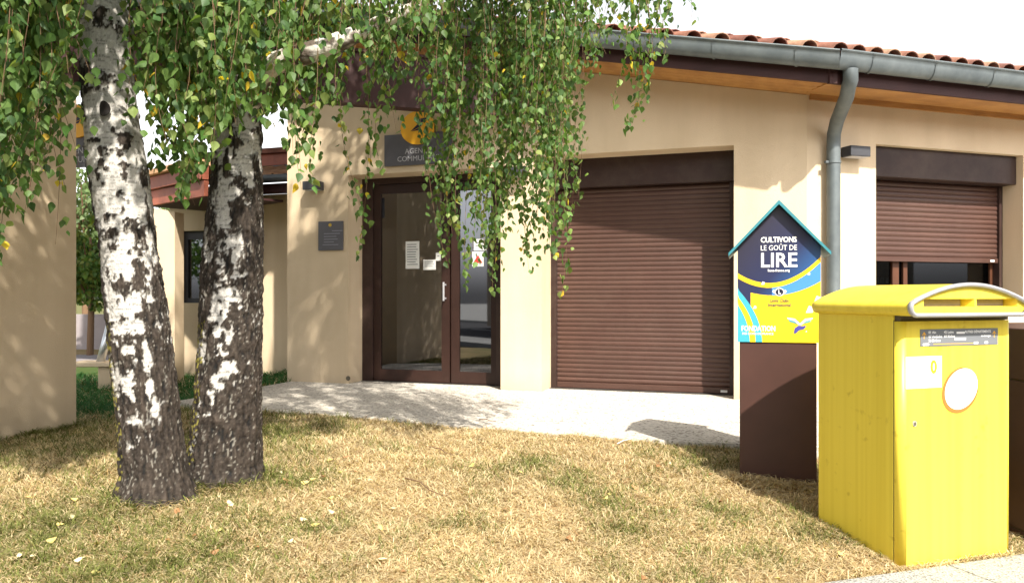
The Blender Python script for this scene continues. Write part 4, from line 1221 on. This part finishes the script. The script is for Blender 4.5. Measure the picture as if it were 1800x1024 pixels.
bl1 = [(200, 45, 14, 24, .9), (222, 58, 12, 10, .7), (180, 48, 12, 8, .35), (160, 135, 20, 28, .9), (185, 150, 34, 20, .7), (172, 170, 20, 12, .6), (183, 192, 17, 22, -1.0), (160, 180, 5, 26, .9), (183, 166, 20, 5, .8), (168, 205, 5, 20, .8), (190, 215, 8, 6, .7),
       (185, 255, 22, 5, .8), (208, 270, 20, 6, .7), (226, 280, 14, 5, .6), (160, 262, 8, 10, .6), (168, 275, 12, 5, .6), (237, 250, 10, 16, .9), (220, 238, 5, 12, .7), (202, 295, 6, 8, .9), (215, 303, 16, 5, .8), (195, 310, 5, 14, .7),
       (240, 310, 8, 20, .9), (232, 345, 8, 12, .8), (208, 330, 7, 6, .9), (172, 330, 8, 16, .9), (160, 300, 6, 20, .6), (188, 395, 12, 12, .6), (215, 385, 12, 10, .8), (250, 400, 12, 18, .8), (205, 415, 18, 8, .5), (188, 430, 12, 16, .7),
       (262, 420, 8, 30, .6), (225, 440, 10, 8, .5), (266, 480, 8, 28, .7), (196, 470, 10, 10, .4), (245, 470, 4, 12, .6),
       (190, 20, 20, 15, -.5), (200, 95, 32, 26, -1), (215, 220, 20, 12, -.5), (190, 290, 14, 14, -.5), (205, 350, 20, 22, -.9), (220, 370, 16, 8, -.6), (235, 455, 16, 22, -.9), (200, 455, 12, 12, -.6),
       (240, 535, 22, 16, -1.2), (235, 575, 20, 10, -1.1), (262, 525, 8, 12, -.9), (270, 575, 5, 12, -.7), (250, 610, 14, 8, -.9), (248, 670, 12, 22, -.95), (222, 660, 8, 20, -.8), (285, 675, 6, 14, -.9), (258, 690, 6, 10, -.7)]
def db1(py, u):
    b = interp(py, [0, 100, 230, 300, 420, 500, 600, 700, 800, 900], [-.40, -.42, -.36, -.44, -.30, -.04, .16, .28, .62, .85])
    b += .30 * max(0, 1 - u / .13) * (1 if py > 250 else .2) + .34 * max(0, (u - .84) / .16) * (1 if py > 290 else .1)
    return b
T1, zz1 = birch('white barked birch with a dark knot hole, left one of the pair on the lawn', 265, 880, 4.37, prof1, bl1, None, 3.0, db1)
prof2 = [(-420, 500, 540), (-300, 470, 516), (-150, 436, 492), (0, 400, 474), (100, 385, 462), (200, 378, 460), (300, 372, 461), (400, 362, 462), (450, 356, 462), (500, 353, 461), (600, 350, 460), (700, 343, 459), (780, 334, 459),
         (815, 329, 461), (842, 318, 470), (858, 304, 484), (885, 285, 505)]
bl2 = [(398, 250, 14, 30, -.7), (440, 230, 16, 20, -.6), (425, 290, 14, 22, -.8), (448, 320, 10, 20, -.6), (375, 300, 6, 20, -.8), (405, 340, 8, 22, -.7), (425, 345, 12, 14, -.6), (412, 390, 10, 26, -.8), (430, 430, 14, 14, -.7),
       (405, 470, 10, 14, -.8), (425, 490, 18, 10, -.6), (415, 520, 18, 14, -1.0), (405, 545, 16, 16, -.9), (440, 530, 10, 16, -.8), (400, 580, 8, 14, -.9), (408, 610, 12, 12, -.9), (418, 640, 14, 14, -1.0), (400, 660, 10, 14, -1.0), (390, 690, 8, 14, -.9), (385, 720, 6, 8, -.6),
       (412, 295, 7, 24, .6), (390, 320, 7, 30, .7), (438, 365, 10, 22, .6), (425, 330, 5, 8, .5), (375, 380, 16, 40, .3), (450, 400, 10, 40, .4)]
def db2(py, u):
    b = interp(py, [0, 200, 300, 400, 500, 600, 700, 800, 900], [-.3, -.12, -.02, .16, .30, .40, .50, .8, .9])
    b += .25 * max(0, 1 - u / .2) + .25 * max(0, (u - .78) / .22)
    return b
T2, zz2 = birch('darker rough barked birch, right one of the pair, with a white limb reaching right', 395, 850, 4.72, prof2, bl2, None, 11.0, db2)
# knot hole ring
bm = bmesh.new(); kp = at(182, 191, 4.37 - .162)
vsk = []
for k in range(20):
    a = 2 * math.pi * k / 20
    vsk.append(bm.verts.new(kp + Vector((.030 * math.cos(a), -.004 + .02 * math.cos(a) ** 2, .042 * math.sin(a)))))
c = bm.verts.new(kp + Vector((0, -.001, 0)))
for k in range(20): bm.faces.new((vsk[k], vsk[(k + 1) % 20], c))
obj('knot_hole', bm, mat('knot_black', (.008, .006, .005), .9), T1)

def limb(T, pts, rads, whiteness=1.0, seed=0.0, seg=36, name='limb'):
    """tapered limb with birch bark colour"""
    P_ = []; Rr = []
    n = len(pts)
    for i in range(n - 1):     # catmull-rom
        p0, p1, p2, p3 = pts[max(0, i - 1)], pts[i], pts[i + 1], pts[min(n - 1, i + 2)]
        st = max(4, int((p2 - p1).length / .02)) if seg > 12 else max(3, int((p2 - p1).length / .08))
        for k in range(st):
            t = k / st
            P_.append(0.5 * ((2 * p1) + (p2 - p0) * t + (2 * p0 - 5 * p1 + 4 * p2 - p3) * t * t + (3 * p1 - 3 * p2 + p3 - p0) * t ** 3))
            Rr.append(rads[i] + (rads[i + 1] - rads[i]) * t)
    P_.append(pts[-1]); Rr.append(rads[-1])
    bm = bmesh.new()
    P2 = []; 
    tube(bm, P_, Rr, seg)
    lay = bm.verts.layers.float_color.new('Col')
    for v in bm.verts:
        q = v.co
        m = noise.noise(q * 7 + Vector((seed, 0, 0))) + .5 * noise.noise(q * 19)
        fine = noise.noise(q * 60)
        dk = sstep(.12, .25, m - (whiteness - 1) * .5)
        c_ = np.array((0.60, 0.56, 0.49)) * (.88 + .2 * fine) * (1 - dk) + np.array((.09, .07, .055)) * dk
        if whiteness <= 0: c_ = np.array((.10, .06, .035)) * (1 + .5 * fine)
        v[lay] = (c_[0], c_[1], c_[2], 1)
    return obj(name, bm, M['bark'], T, smooth=True)
limb(T2, [at(430, 190, 4.72), at(468, 122, 4.52), at(540, 94, 4.40), at(600, 72, 4.40), at(660, 44, 4.42), at(740, 4, 4.4), at(830, -60, 4.3), at(930, -150, 4.7)],
     [.080, .064, .058, .052, .040, .032, .026, .02], 1.0, 2.0)
# higher limbs and hanging boughs, above the picture
def bough(T, pts, r0, r1):
    n = len(pts); limb(T, [Vector(p) for p in pts], [r0 + (r1 - r0) * i / (n - 1) for i in range(n)], 0.6 if r0 > .03 else 0, rnd.random() * 9, seg=12)
t1top = Vector((at(234, -420, 4.37))); t2top = Vector(at(520, -420, 4.72))
bough(T1, [at(200, -80, 4.37), (-2.6, 4.1, 3.5), (-3.3, 3.9, 3.9), (-4.2, 3.7, 3.8)], .05, .015)
bough(T1, [at(215, -200, 4.37), (-2.2, 3.7, 3.9), (-2.5, 3.2, 4.1), (-2.9, 2.7, 3.8)], .045, .012)
bough(T1, [t1top, (-2.0, 4.5, 4.6), (-2.1, 4.8, 5.4), (-2.0, 5.0, 6.4)], .06, .02)
bough(T1, [t1top, (-1.6, 4.9, 4.7), (-1.2, 5.4, 5.1), (-.8, 5.9, 5.0)], .05, .015)
bough(T2, [at(452, -200, 4.72), (-1.2, 4.2, 3.9), (-.7, 3.8, 4.1), (-.3, 3.5, 3.7)], .045, .012)
bough(T2, [t2top, (-1.0, 5.3, 4.6), (-.4, 5.8, 5.0), (.4, 6.0, 4.7)], .055, .015)
bough(T2, [t2top, (-1.2, 5.6, 4.9), (-1.4, 6.3, 5.4), (-1.6, 7.0, 5.4)], .05, .015)
bough(T2, [t2top, (-1.3, 5.0, 5.0), (-1.2, 5.1, 5.8), (-1.1, 5.0, 6.6)], .05, .02)

# ------------------------------------------------------------------ hanging foliage
ENV = [(-80, 430), (0, 455), (20, 430), (50, 375), (80, 305), (100, 290), (122, 130), (136, 62), (146, 30), (222, 26), (232, 120), (245, 215), (270, 275), (300, 325), (330, 352), (352, 330), (372, 230), (400, 240), (445, 225), (470, 255),
       (500, 245), (530, 285), (560, 300), (585, 255), (610, 200), (640, 180), (670, 165), (700, 175), (740, 120), (758, 150), (768, 320), (785, 450), (820, 470), (850, 490), (868, 495), (880, 400), (900, 340), (918, 440), (935, 475), (955, 400), (975, 480), (992, 420), (1003, 320),
       (1015, 235), (1035, 175), (1060, 110), (1090, 75), (1120, 60), (1150, 40), (1190, 20), (1220, 5)]
DEN = [(-80, 1), (120, 1), (128, .5), (146, .28), (222, .28), (234, 1.0), (340, 1.15), (375, 1.5), (460, 1.5), (560, .72), (600, .33), (740, .34), (762, .8), (780, 1), (1000, 1), (1040, .6), (1100, .32), (1220, .18)]
eX, eY = [e[0] for e in ENV], [e[1] for e in ENV]; dX, dY = [e[0] for e in DEN], [e[1] for e in DEN]
LEAVES = {0: [], 1: []}       # tree -> list of (pos, rot(z), tilt, roll, size, colour index)
TWIGS = {0: [], 1: []}
lr = random.Random(5)
YEL = 0.035
def strand(tree, top_, tip, nl, size, yel=0.006, spread=0.05):
    d = tip - top_
    ph = lr.uniform(0, 6.28); am = lr.uniform(.02, .075); fr = lr.uniform(1.2, 2.4); bow = Vector((lr.uniform(-.12, .12), lr.uniform(-.12, .12), 0))
    def pos(u):
        p = top_ + d * u + bow * math.sin(math.pi * min(1, u) * .9)
        return p + Vector((math.sin(ph + u * fr * 3), math.cos(ph * 1.3 + u * fr * 2.4), 0)) * am * u
    steps = max(5, int(d.length / .07))
    TWIGS[tree].append(([pos(k / steps) for k in range(steps + 1)], .0022))
    for k in range(nl):
        u = (k + lr.random()) / nl
        if u < .02: continue
        p = pos(u)
        a = lr.uniform(0, 2 * math.pi)
        off = spread * lr.uniform(.2, 1.0) * (1.0 + .55 * math.sin(u * 17 + ph * 3))
        q = p + Vector((math.cos(a) * off, math.sin(a) * off, lr.uniform(-.01, .02)))
        r_ = lr.random()
        ci = 4 if r_ < yel else (3 if r_ < yel + .16 else lr.choice((0, 0, 1, 1, 2)))
        LEAVES[tree].append((q, lr.uniform(0, 6.283), lr.gauss(.28, .30), lr.gauss(0, .35), size * lr.uniform(.55, 1.22), ci))
def dep(px, j):
    if px < 130: return 3.35 + j * .9
    if px < 240: return 4.75 + j * .5
    if px < 350: return 3.75 + j * 1.0
    if px < 470: return 3.7 + j * 1.2
    if px < 640: return (4.45 + j * .8) if j < .86 else 4.0
    if px < 760: return 4.3 + j * .9
    return 4.55 + j * 1.15
px = -80.0
while px < 1225:
    den = interp(px, dX, dY)
    px += lr.uniform(0.8, 4.2) / den * (1.15 if px < 700 else .92)
    e = interp(px, eX, eY)
    j = lr.random(); Z = dep(px, j)
    tip = e * (1 - .75 * lr.random() ** 1.7) - lr.uniform(0, 25)
    if px < 130: size = .052
    elif 230 < px < 620: size = .056
    else: size = .042
    ztop = CAMZ + (HOR + 60) / F * Z + lr.uniform(.05, .45)
    pt_ = at(px + lr.uniform(-14, 14), 0, Z); top_ = Vector((pt_.x, Z + lr.uniform(-.05, .05), ztop))
    tp = at(px, tip, Z)
    ln = (top_ - tp).length
    tree = 0 if px < 330 else 1
    if 470 < px < 600 and tip > 150 and lr.random() < .35: continue
    strand(tree, top_, tp, int(ln / .021), size, yel=.022 if px < 460 else .007, spread=.05 if px > 700 else .06)
# single strands that hang clear of the mass
for (pa, px_, tip, Z, n, sz) in ((640, 622, 455, 4.9, 1.0, .044), (625, 632, 380, 4.9, 1.2, .046), (610, 640, 290, 4.95, .6, .044), (720, 688, 305, 4.6, 1.2, .050), (715, 700, 235, 4.6, 1.1, .05), (735, 706, 190, 4.6, 1.2, .05),
                                 (1120, 1096, 235, 5.0, 1.3, .046), (1130, 1106, 215, 5.05, 1.3, .046), (1118, 1084, 190, 5.0, 1.0, .046), (1135, 1118, 205, 5.0, .9, .046), (1145, 1132, 150, 5.1, 1.3, .046), (1125, 1112, 120, 5.1, 1.4, .046), (1150, 1140, 110, 5.1, 1.2, .046),
                                 (1168, 1160, 60, 5.1, .7, .046), (1190, 1180, 50, 5.1, .5, .046), (1215, 1205, 35, 5.1, .5, .046), (1222, 1214, 12, 5.1, .5, .046), (1150, 1150, 55, 5.0, .7, .045),
                                 (118, 112, 430, 3.9, .35, .048), (108, 104, 330, 3.9, .7, .05), (130, 118, 300, 3.9, .6, .048), (8, 8, 465, 3.6, 1.0, .05), (905, 893, 385, 5.2, .8, .044),
                                 (800, 795, 470, 5.0, 1.3, .044), (850, 838, 505, 5.0, 1.3, .044), (875, 862, 512, 5.0, 1.4, .044), (870, 868, 470, 5.0, 1.2, .044), (930, 928, 480, 5.1, 1.4, .044), (985, 974, 515, 5.1, 1.1, .044), (990, 986, 450, 5.1, 1.3, .044), (945, 940, 430, 5.1, 1.3, .044),
                                 (520, 512, 295, 4.3, .8, .05), (555, 540, 312, 4.3, .8, .05), (575, 566, 325, 4.3, .9, .05), (535, 525, 330, 4.3, .4, .05), (300, 322, 350, 4.1, 1.2, .052), (340, 333, 360, 4.1, 1.0, .052)):
    e = at(pa, -60, Z); strand(0 if px_ < 330 else 1, e, at(px_, tip, Z), int((e - at(px_, tip, Z)).length / .021 * n), sz, .05)
for i in range(26):
    px_ = 632 + i * 4.6; Z = lr.uniform(3.95, 4.25); e = at(px_ + lr.uniform(-8, 8), -60, Z); tp_ = at(px_, lr.uniform(45, 105), Z); strand(1, e, tp_, int((e - tp_).length / .019), .044)
# crown above the picture: it throws the shade on the wall, door and lawn
for k in range(1400):
    if k < 350: x, y = lr.uniform(-3.9, -1.7), lr.uniform(2.6, 5.6)
    elif k < 750: x, y = lr.uniform(-4.9, -1.2), lr.uniform(2.9, 6.6)
    elif k < 1100: x, y = lr.uniform(-2.6, .35), lr.uniform(3.6, 7.4)
    else: x, y = lr.uniform(-2.4, .2), lr.uniform(4.8, 7.6)
    if x < -1.0 and y > 6.2: continue
    zmin = CAMZ + (HOR + 25) / F * y * 1.0 + .15
    zb3 = zmin + lr.uniform(0, 1.4 if k < 350 else 2.6)
    if (x + 1.7) ** 2 / 10 + (y - 5) ** 2 / 9 + (zb3 - 4) ** 2 / 6 > 1.6: continue
    lg = lr.uniform(.6, 1.2)
    tp = Vector((x, y, zb3)); tpp = tp + Vector((lr.uniform(-.15, .15), lr.uniform(-.15, .15), lg))
    strand(0 if x < -1.8 else 1, tpp, tp, int(lg / .022), .082, .02, spread=.13)

LC = [(0.075, 0.140, 0.036), (0.105, 0.175, 0.046), (0.055, 0.110, 0.036), (0.185, 0.245, 0.072), (0.50, 0.36, 0.035)]
LP = [(0, 0), (.36, .24), (.41, .38), (.22, .70), (0, 1.02)]
lv = [(0, 0, 0), (0, 0, -.5), (0, 0, -1.02)]
lv = [(0, 0, 0), (0, .02, -.48), (0, -.05, -1.02), (-.37, -.09, -.24), (-.38, -.10, -.40), (-.19, -.08, -.72), (.37, -.09, -.24), (.38, -.10, -.40), (.19, -.08, -.72), (-.18, -.03, -.06), (.18, -.03, -.06)]
lf = [(0, 9, 1), (9, 3, 1), (3, 4, 1), (4, 5, 1), (5, 2, 1), (1, 10, 0), (1, 6, 10), (1, 7, 6), (1, 8, 7), (1, 2, 8)]
LV = np.array(lv); LF = np.array(lf)
leaf_meshes = []
for c in LC:
    me = bpy.data.meshes.new('leaf'); me.from_pydata([tuple(v) for v in LV], [], lf)
    ca = me.color_attributes.new('Col', 'FLOAT_COLOR', 'POINT'); ca.data.foreach_set('color', np.tile(np.array((*c, 1), 'f'), len(LV)))
    me.materials.append(M['leaf']); leaf_meshes.append(me)
def quick_mesh(name, V, Fc, C, m, parent, smooth=False):
    me = bpy.data.meshes.new(name)
    V = V - np.array(ORG[parent.name] if parent is not None else (0, 0, 0))[None]
    k = Fc.shape[1]
    me.vertices.add(len(V)); me.vertices.foreach_set('co', V.astype('f').ravel())
    me.loops.add(Fc.size); me.loops.foreach_set('vertex_index', Fc.ravel().astype('i'))
    me.polygons.add(len(Fc)); me.polygons.foreach_set('loop_start', np.arange(0, Fc.size, k, dtype='i')); me.polygons.foreach_set('loop_total', np.full(len(Fc), k, 'i'))
    me.update()
    ca = me.color_attributes.new('Col', 'FLOAT_COLOR', 'POINT'); ca.data.foreach_set('color', C.astype('f').ravel())
    if smooth: me.polygons.foreach_set('use_smooth', [True] * len(Fc))
    me.materials.append(m)
    return link_mesh(name, me, parent)
def rotm(az, tilt, roll):
    ca, sa = np.cos(az), np.sin(az); ct, st = np.cos(tilt), np.sin(tilt); cr_, sr = np.cos(roll), np.sin(roll)
    n = len(az); Z0 = np.zeros(n); O = np.ones(n)
    Rz = np.stack([ca, -sa, Z0, sa, ca, Z0, Z0, Z0, O], -1).reshape(n, 3, 3)
    Rx = np.stack([O, Z0, Z0, Z0, ct, -st, Z0, st, ct], -1).reshape(n, 3, 3)
    Ry = np.stack([cr_, Z0, sr, Z0, O, Z0, -sr, Z0, cr_], -1).reshape(n, 3, 3)
    return Rz @ Rx @ Ry
for ti, TT in ((0, T1), (1, T2)):
    L_ = LEAVES[ti]
    def vis(l):
        p = l[0]
        if p.y < .5: return 0
        px = 900 + F * p.x / p.y; py = HOR - F * (p.z - CAMZ) / p.y
        return l[4] / p.y if (0 < px < 1800 and 0 < py < 1024) else 0
    order = sorted(range(len(L_)), key=lambda i: -vis(L_[i]))
    singles = set(order[:285])
    A = np.array([[l[0].x, l[0].y, l[0].z, l[1], l[2], l[3], l[4], l[5]] for l in L_])
    for i in singles:
        p, az, ti_, ro, s, ci = L_[i]
        o = link_mesh('leaf', leaf_meshes[ci], TT, p - ORG[TT.name])
        RMx = Matrix(rotm(np.array([az]), np.array([ti_]), np.array([ro]))[0].tolist())
        o.rotation_euler = RMx.to_euler(); o.scale = (s, s, s)
    keep = np.array([i for i in range(len(L_)) if i not in singles]); A = A[keep]
    RM_ = rotm(A[:, 3], A[:, 4], A[:, 5])
    V = np.einsum('nij,vj->nvi', RM_, LV) * A[:, 6][:, None, None] + A[:, :3][:, None, :]
    Fc = (LF[None] + (np.arange(len(A)) * len(LV))[:, None, None]).reshape(-1, 3)
    base = np.array(LC)[A[:, 7].astype(int)]
    base = base * (1 + nrs.uniform(-.28, .28, (len(A), 1))) * (1 + nrs.uniform(-.10, .10, (len(A), 3)))
    C = np.concatenate([np.repeat(base[:, None, :], len(LV), 1), np.ones((len(A), len(LV), 1))], -1)
    o = quick_mesh('foliage', V.reshape(-1, 3), Fc, C.reshape(-1, 4), M['leaf'], TT); o['kind'] = 'stuff'
    print('leaves', ti, len(L_))
    # twigs as three sided tubes, one stuff part
    Vt, Ft = [], []
    for pts_, rad_ in TWIGS[ti]:
        b0 = len(Vt)
        for i, p in enumerate(pts_):
            rr = rad_ * (1.3 - .9 * i / len(pts_))
            for k in range(3):
                a = 2.094 * k; Vt.append((p.x + rr * math.cos(a), p.y + rr * math.sin(a), p.z))
        for i in range(len(pts_) - 1):
            for k in range(3):
                Ft.append((b0 + i * 3 + k, b0 + i * 3 + (k + 1) % 3, b0 + i * 3 + 3 + (k + 1) % 3, b0 + i * 3 + 3 + k))
    Ct = np.tile(np.array((.1, .06, .03, 1)), (len(Vt), 1))
    o = quick_mesh('twigs', np.array(Vt), np.array(Ft), Ct, M['twig'], TT); o['kind'] = 'stuff'

# ------------------------------------------------------------------ grass blades
def grass_patch(name, n, sampler, label):
    pts = []
    while len(pts) < n:
        x, y, w = sampler()
        q = -0.3256 * (x - 1.48) + 0.9455 * (y - 3.57)
        if q < 0.01: continue
        if in_poly(x, y, TERR): continue
        mm, rr_ = MF, 0
        px_ = (x - MF.o.x); py_ = (y - MF.o.y)
        tm = px_ * D2[0] + py_ * D2[1]; rm_ = px_ * N2[0] + py_ * N2[1]
        if 0 < tm < MW and 0 < rm_ < MD: continue
        pts.append((x, y, w))
    N = len(pts)
    V = np.zeros((N, 5, 3)); C = np.ones((N, 5, 4))
    for i, (x, y, w) in enumerate(pts):
        g = greenness(x, y)
        grn = lr.random() < g * .8
        z = ground_z(x, y) - .004
        a = lr.uniform(0, 6.283)
        cl = noise.noise(Vector((x * 5, y * 5, 2)))
        tn = noise.noise(Vector((x * 1.6, y * 1.6, 21))) + .7 * noise.noise(Vector((x * 7, y * 7, 22)))
        tone = np.array((1, .99, .98)) * (0.98 + .16 * tn)
        if tn < -.38 and lr.random() < .6: w = w * .55
        h = (lr.uniform(.015, .05) if not grn else lr.uniform(.02, .055)) * w * (1 + .6 * cl)
        ly = lr.uniform(.45, 1.0) ** .5 * (1.52 if not grn else 1.1)      # how far it lies over
        L2 = h * 1.6
        dx, dy = math.cos(a), math.sin(a); nxp, nyp = -dy, dx
        wd = lr.uniform(.0011, .0024) * w
        b0 = (x, y, z); 
        m_ = (x + dx * L2 * .5 * math.sin(ly), y + dy * L2 * .5 * math.sin(ly), z + L2 * .55 * math.cos(ly * .8))
        t_ = (x + dx * L2 * 1.1 * math.sin(ly), y + dy * L2 * 1.1 * math.sin(ly), z + max(.004, L2 * .9 * math.cos(ly)))
        V[i, 0] = (b0[0] - nxp * wd, b0[1] - nyp * wd, b0[2]); V[i, 1] = (b0[0] + nxp * wd, b0[1] + nyp * wd, b0[2])
        V[i, 2] = (m_[0] + nxp * wd * .8, m_[1] + nyp * wd * .8, m_[2]); V[i, 3] = (m_[0] - nxp * wd * .8, m_[1] - nyp * wd * .8, m_[2]); V[i, 4] = t_
        if grn: c = np.array((.135, .150, .040)) * lr.uniform(.6, 1.3) if y < 7.5 else np.array((.030, .115, .030)) * lr.uniform(.7, 1.3)
        else:
            r_ = lr.random()
            c = np.array((.64, .525, .325)) if r_ < .6 else (np.array((.50, .375, .19)) if r_ < .87 else np.array((.30, .18, .085)))
            c = c * lr.uniform(.72, 1.12) * tone
        C[i, :, :3] = c
    idx = np.arange(N) * 5
    F3 = np.concatenate([np.stack([idx, idx + 1, idx + 2], -1), np.stack([idx, idx + 2, idx + 3], -1), np.stack([idx + 3, idx + 2, idx + 4], -1)])
    o = quick_mesh(name, V.reshape(-1, 3), F3, C.reshape(-1, 4), M['blade'], None)
    prop(o, label, 'grass', kind='stuff')
def samp():
    # density falls with distance as it does in view
    u = lr.random()
    y = 2.9 * (8.6 / 2.9) ** (u ** 1.0)
    half = .70 * y
    x = lr.uniform(-half, half)
    return x, y, .75 + .09 * y
grass_patch('lawn_grass', 230000, samp, 'short dry straw coloured lawn with green tufts')
def samp2():
    y = lr.uniform(7.9, 11.8); x = lr.uniform(-.62 * y, -.26 * y); return x, y, 1.9
grass_patch('green_strip', 16000, samp2, 'greener grass strip behind the birch trunks')
# straw tufts along edges: pillar foot, tree feet, mailbox side, terrace edge
def edge_s():
    r_ = lr.random()
    if r_ < .25: p = PF(lr.uniform(-.1, 1.6), lr.uniform(-.12, 0), 0); return p.x, p.y, 1.8
    if r_ < .5:
        c = (T1.location if lr.random() < .5 else T2.location); a = lr.uniform(0, 6.28); d_ = lr.uniform(.17, .30); return c.x + math.cos(a) * d_, c.y + math.sin(a) * d_, 1.5
    if r_ < .65: p = MF(lr.uniform(-.12, .0), lr.uniform(.1, MD + .2), 0); return p.x, p.y, 1.2
    if r_ < .75: p = BX(lr.uniform(-.2, BW), lr.uniform(-.18, 0), 0); return p.x, p.y, 1.5
    k = lr.randint(1, 10); a = TERR[k]; b = TERR[k + 1]; u = lr.random(); return a[0] + (b[0] - a[0]) * u + lr.gauss(0, .03), a[1] + (b[1] - a[1]) * u - abs(lr.gauss(0, .05)), 1.25
grass_patch('edge_grass', 16000, edge_s, 'longer tufts along walls, trunks and terrace edge')

# a few longer pale stalks standing out of the mat
def stalk_s():
    y = 2.9 * (8.0 / 2.9) ** lr.random(); return lr.uniform(-.68 * y, .68 * y), y, 1.45
grass_patch('straw_stalks', 1500, stalk_s, 'scattered longer pale straw stalks standing out of the lawn')
# fallen leaves
FL = [('pale yellow fallen birch leaf lying on the dry lawn', (.62, .50, .18)), ('orange brown fallen birch leaf lying on the dry lawn', (.36, .19, .09)), ('creamy dried fallen birch leaf lying on the dry lawn', (.66, .58, .36))]
for k, (lab, c) in enumerate(FL):
    me = bpy.data.meshes.new('fallen_leaf')
    me.from_pydata([(v[0], v[2] + .5, v[1] * 2.2 + .12) for v in LV], [], lf)
    ca = me.color_attributes.new('Col', 'FLOAT_COLOR', 'POINT'); ca.data.foreach_set('color', np.tile(np.array((*c, 1), 'f'), len(LV)))
    me.materials.append(M['dryleaf'])
    n = 34
    for i in range(n):
        if lr.random() < .68: x, y = lr.uniform(-2.6, -.5), lr.uniform(2.9, 5.2)
        else: x, y = lr.uniform(-1.2, 1.6), lr.uniform(2.9, 5.2)
        q = -0.3256 * (x - 1.48) + 0.9455 * (y - 3.57)
        if in_poly(x, y, TERR) or q < .05: continue
        o = link_mesh('fallen_leaf', me, None, (x, y, ground_z(x, y) + .022))
        o.rotation_euler = (lr.uniform(-.5, .5), lr.uniform(-.5, .5), lr.uniform(0, 6.3)); s = lr.uniform(.030, .050); o.scale = (s, s, s)
        where = 'far from the trunks, in front of the mailbox' if x > .9 else ('in the middle of the lawn' if x > -.6 else ('just in front of the birch trunks' if y < 4.3 and x > -1.7 and y > 3.6 else ('behind the birch trunks' if y > 4.4 else 'on the front left lawn')))
        prop(o, lab.replace('lying on the dry lawn', 'lying ' + where), 'leaf', 'fallen birch leaves on the lawn')
# dry twigs
for i, (pa, pb_, lab) in enumerate((((755, 795), (800, 806), 'thin dark twig lying on the straw left of the shutter front'), ((712, 838), (780, 862), 'long thin twig lying in the middle of the lawn'), ((1085, 786), (1112, 778), 'pale stick lying on grass near the terrace edge'), ((842, 738), (872, 741), 'short dark stick lying on the pale terrace'))):
    def gp(p):
        z = -.03 if p[1] > 745 else 0.0; Zq = F * (CAMZ - z) / (p[1] - HOR); x = (p[0] - 900) / F * Zq
        return Vector((x, Zq, (ground_z(x, Zq) if z else 0) + (.03 if z else .006)))
    a, b = gp(pa), gp(pb_)
    bm = bmesh.new(); tube(bm, [a, a.lerp(b, .35) + Vector((.01, .02, .006)), a.lerp(b, .7) + Vector((-.01, -.015, .004)), b], [.004, .0035, .003, .002], 6)
    prop(top(obj('dry_twig', bm, M['paper'] if i == 2 else M['twig'])), lab, 'twig')

# ------------------------------------------------------------------ far trees
def leafy(name, label, base, h, rx, rz, n, size, cols, trunk_r, grp=None, zc_=None):
    T = thing(name, label, 'tree', base, grp)
    bm = bmesh.new(); b = Vector(base); tube(bm, [b - Vector((0, 0, .1)), b + Vector((.03, 0, h * .35)), b + Vector((0, .02, h * .8))], [trunk_r, trunk_r * .8, trunk_r * .3], 10)
    for k in range(5):
        a = lr.uniform(0, 6.28); tube(bm, [b + Vector((0, 0, h * .35)), b + Vector((math.cos(a) * rx * .4, math.sin(a) * rx * .4, h * .6)), b + Vector((math.cos(a) * rx * .7, math.sin(a) * rx * .7, h * .75))], [trunk_r * .4, trunk_r * .25, trunk_r * .1], 6)
    obj('trunk', bm, M['twig'], T)
    cl = [(b + Vector((lr.gauss(0, rx * .42), lr.gauss(0, rx * .42), (zc_ or h * .62) + lr.gauss(0, rz * .42))), lr.uniform(.25, .45) * rx) for _ in range(26)]
    A = []
    for i in range(n):
        c, r_ = lr.choice(cl); v = Vector((lr.gauss(0, 1), lr.gauss(0, 1), lr.gauss(0, 1))).normalized() * r_ * lr.uniform(.55, 1.05)
        A.append([*(c + v), lr.uniform(0, 6.28), lr.uniform(-.6, .9), lr.gauss(0, .6), size * lr.uniform(.6, 1.2)])
    A = np.array(A); RM_ = rotm(A[:, 3], A[:, 4], A[:, 5])
    V = np.einsum('nij,vj->nvi', RM_, LV) * A[:, 6][:, None, None] + A[:, :3][:, None, :]
    Fc = (LF[None] + (np.arange(len(A)) * len(LV))[:, None, None]).reshape(-1, 3)
    base_c = np.array(cols)[nrs.randint(0, len(cols), len(A))] * nrs.uniform(.7, 1.3, (len(A), 1))
    C = np.concatenate([np.repeat(base_c[:, None, :], len(LV), 1), np.ones((len(A), len(LV), 1))], -1)
    o = quick_mesh('crown', V.reshape(-1, 3), Fc, C.reshape(-1, 4), M['leaf'], T); o['kind'] = 'stuff'
p = at(158, 606, 15.5)
leafy('small_tree', 'small bushy green tree with thin dark trunk in the gap beside the left wall', (p.x, p.y, -.15), 2.9, .75, .75, 5200, .10, [(.06, .12, .03), (.10, .17, .04), (.14, .17, .04)], .07, zc_=1.75)
p = at(60, 560, 30)
for i, (px_, Z, h, lab) in enumerate(((150, 26, 6.5, 'pale loose tree far behind the small bushy tree'), (330, 30, 7, 'tall tree beyond the side wing hidden by birch leaves'))):
    p = at(px_, 540, Z); leafy('far_tree', lab, (p.x, p.y, -.15), h, 1.5, 1.6, 2600, .17, [(.10, .15, .06), (.14, .19, .08)], .12, 'far trees behind the buildings')
for i, (x, y, lab) in enumerate(((-21, 1, 'round tree across the street far left'), (8, -9, 'round tree between the houses across the street'))):
    leafy('street_tree', lab, (x, y, -.25), 5.5, 1.8, 1.6, 3500, .17, [(.06, .11, .03), (.09, .15, .04)], .14, 'trees across the street')
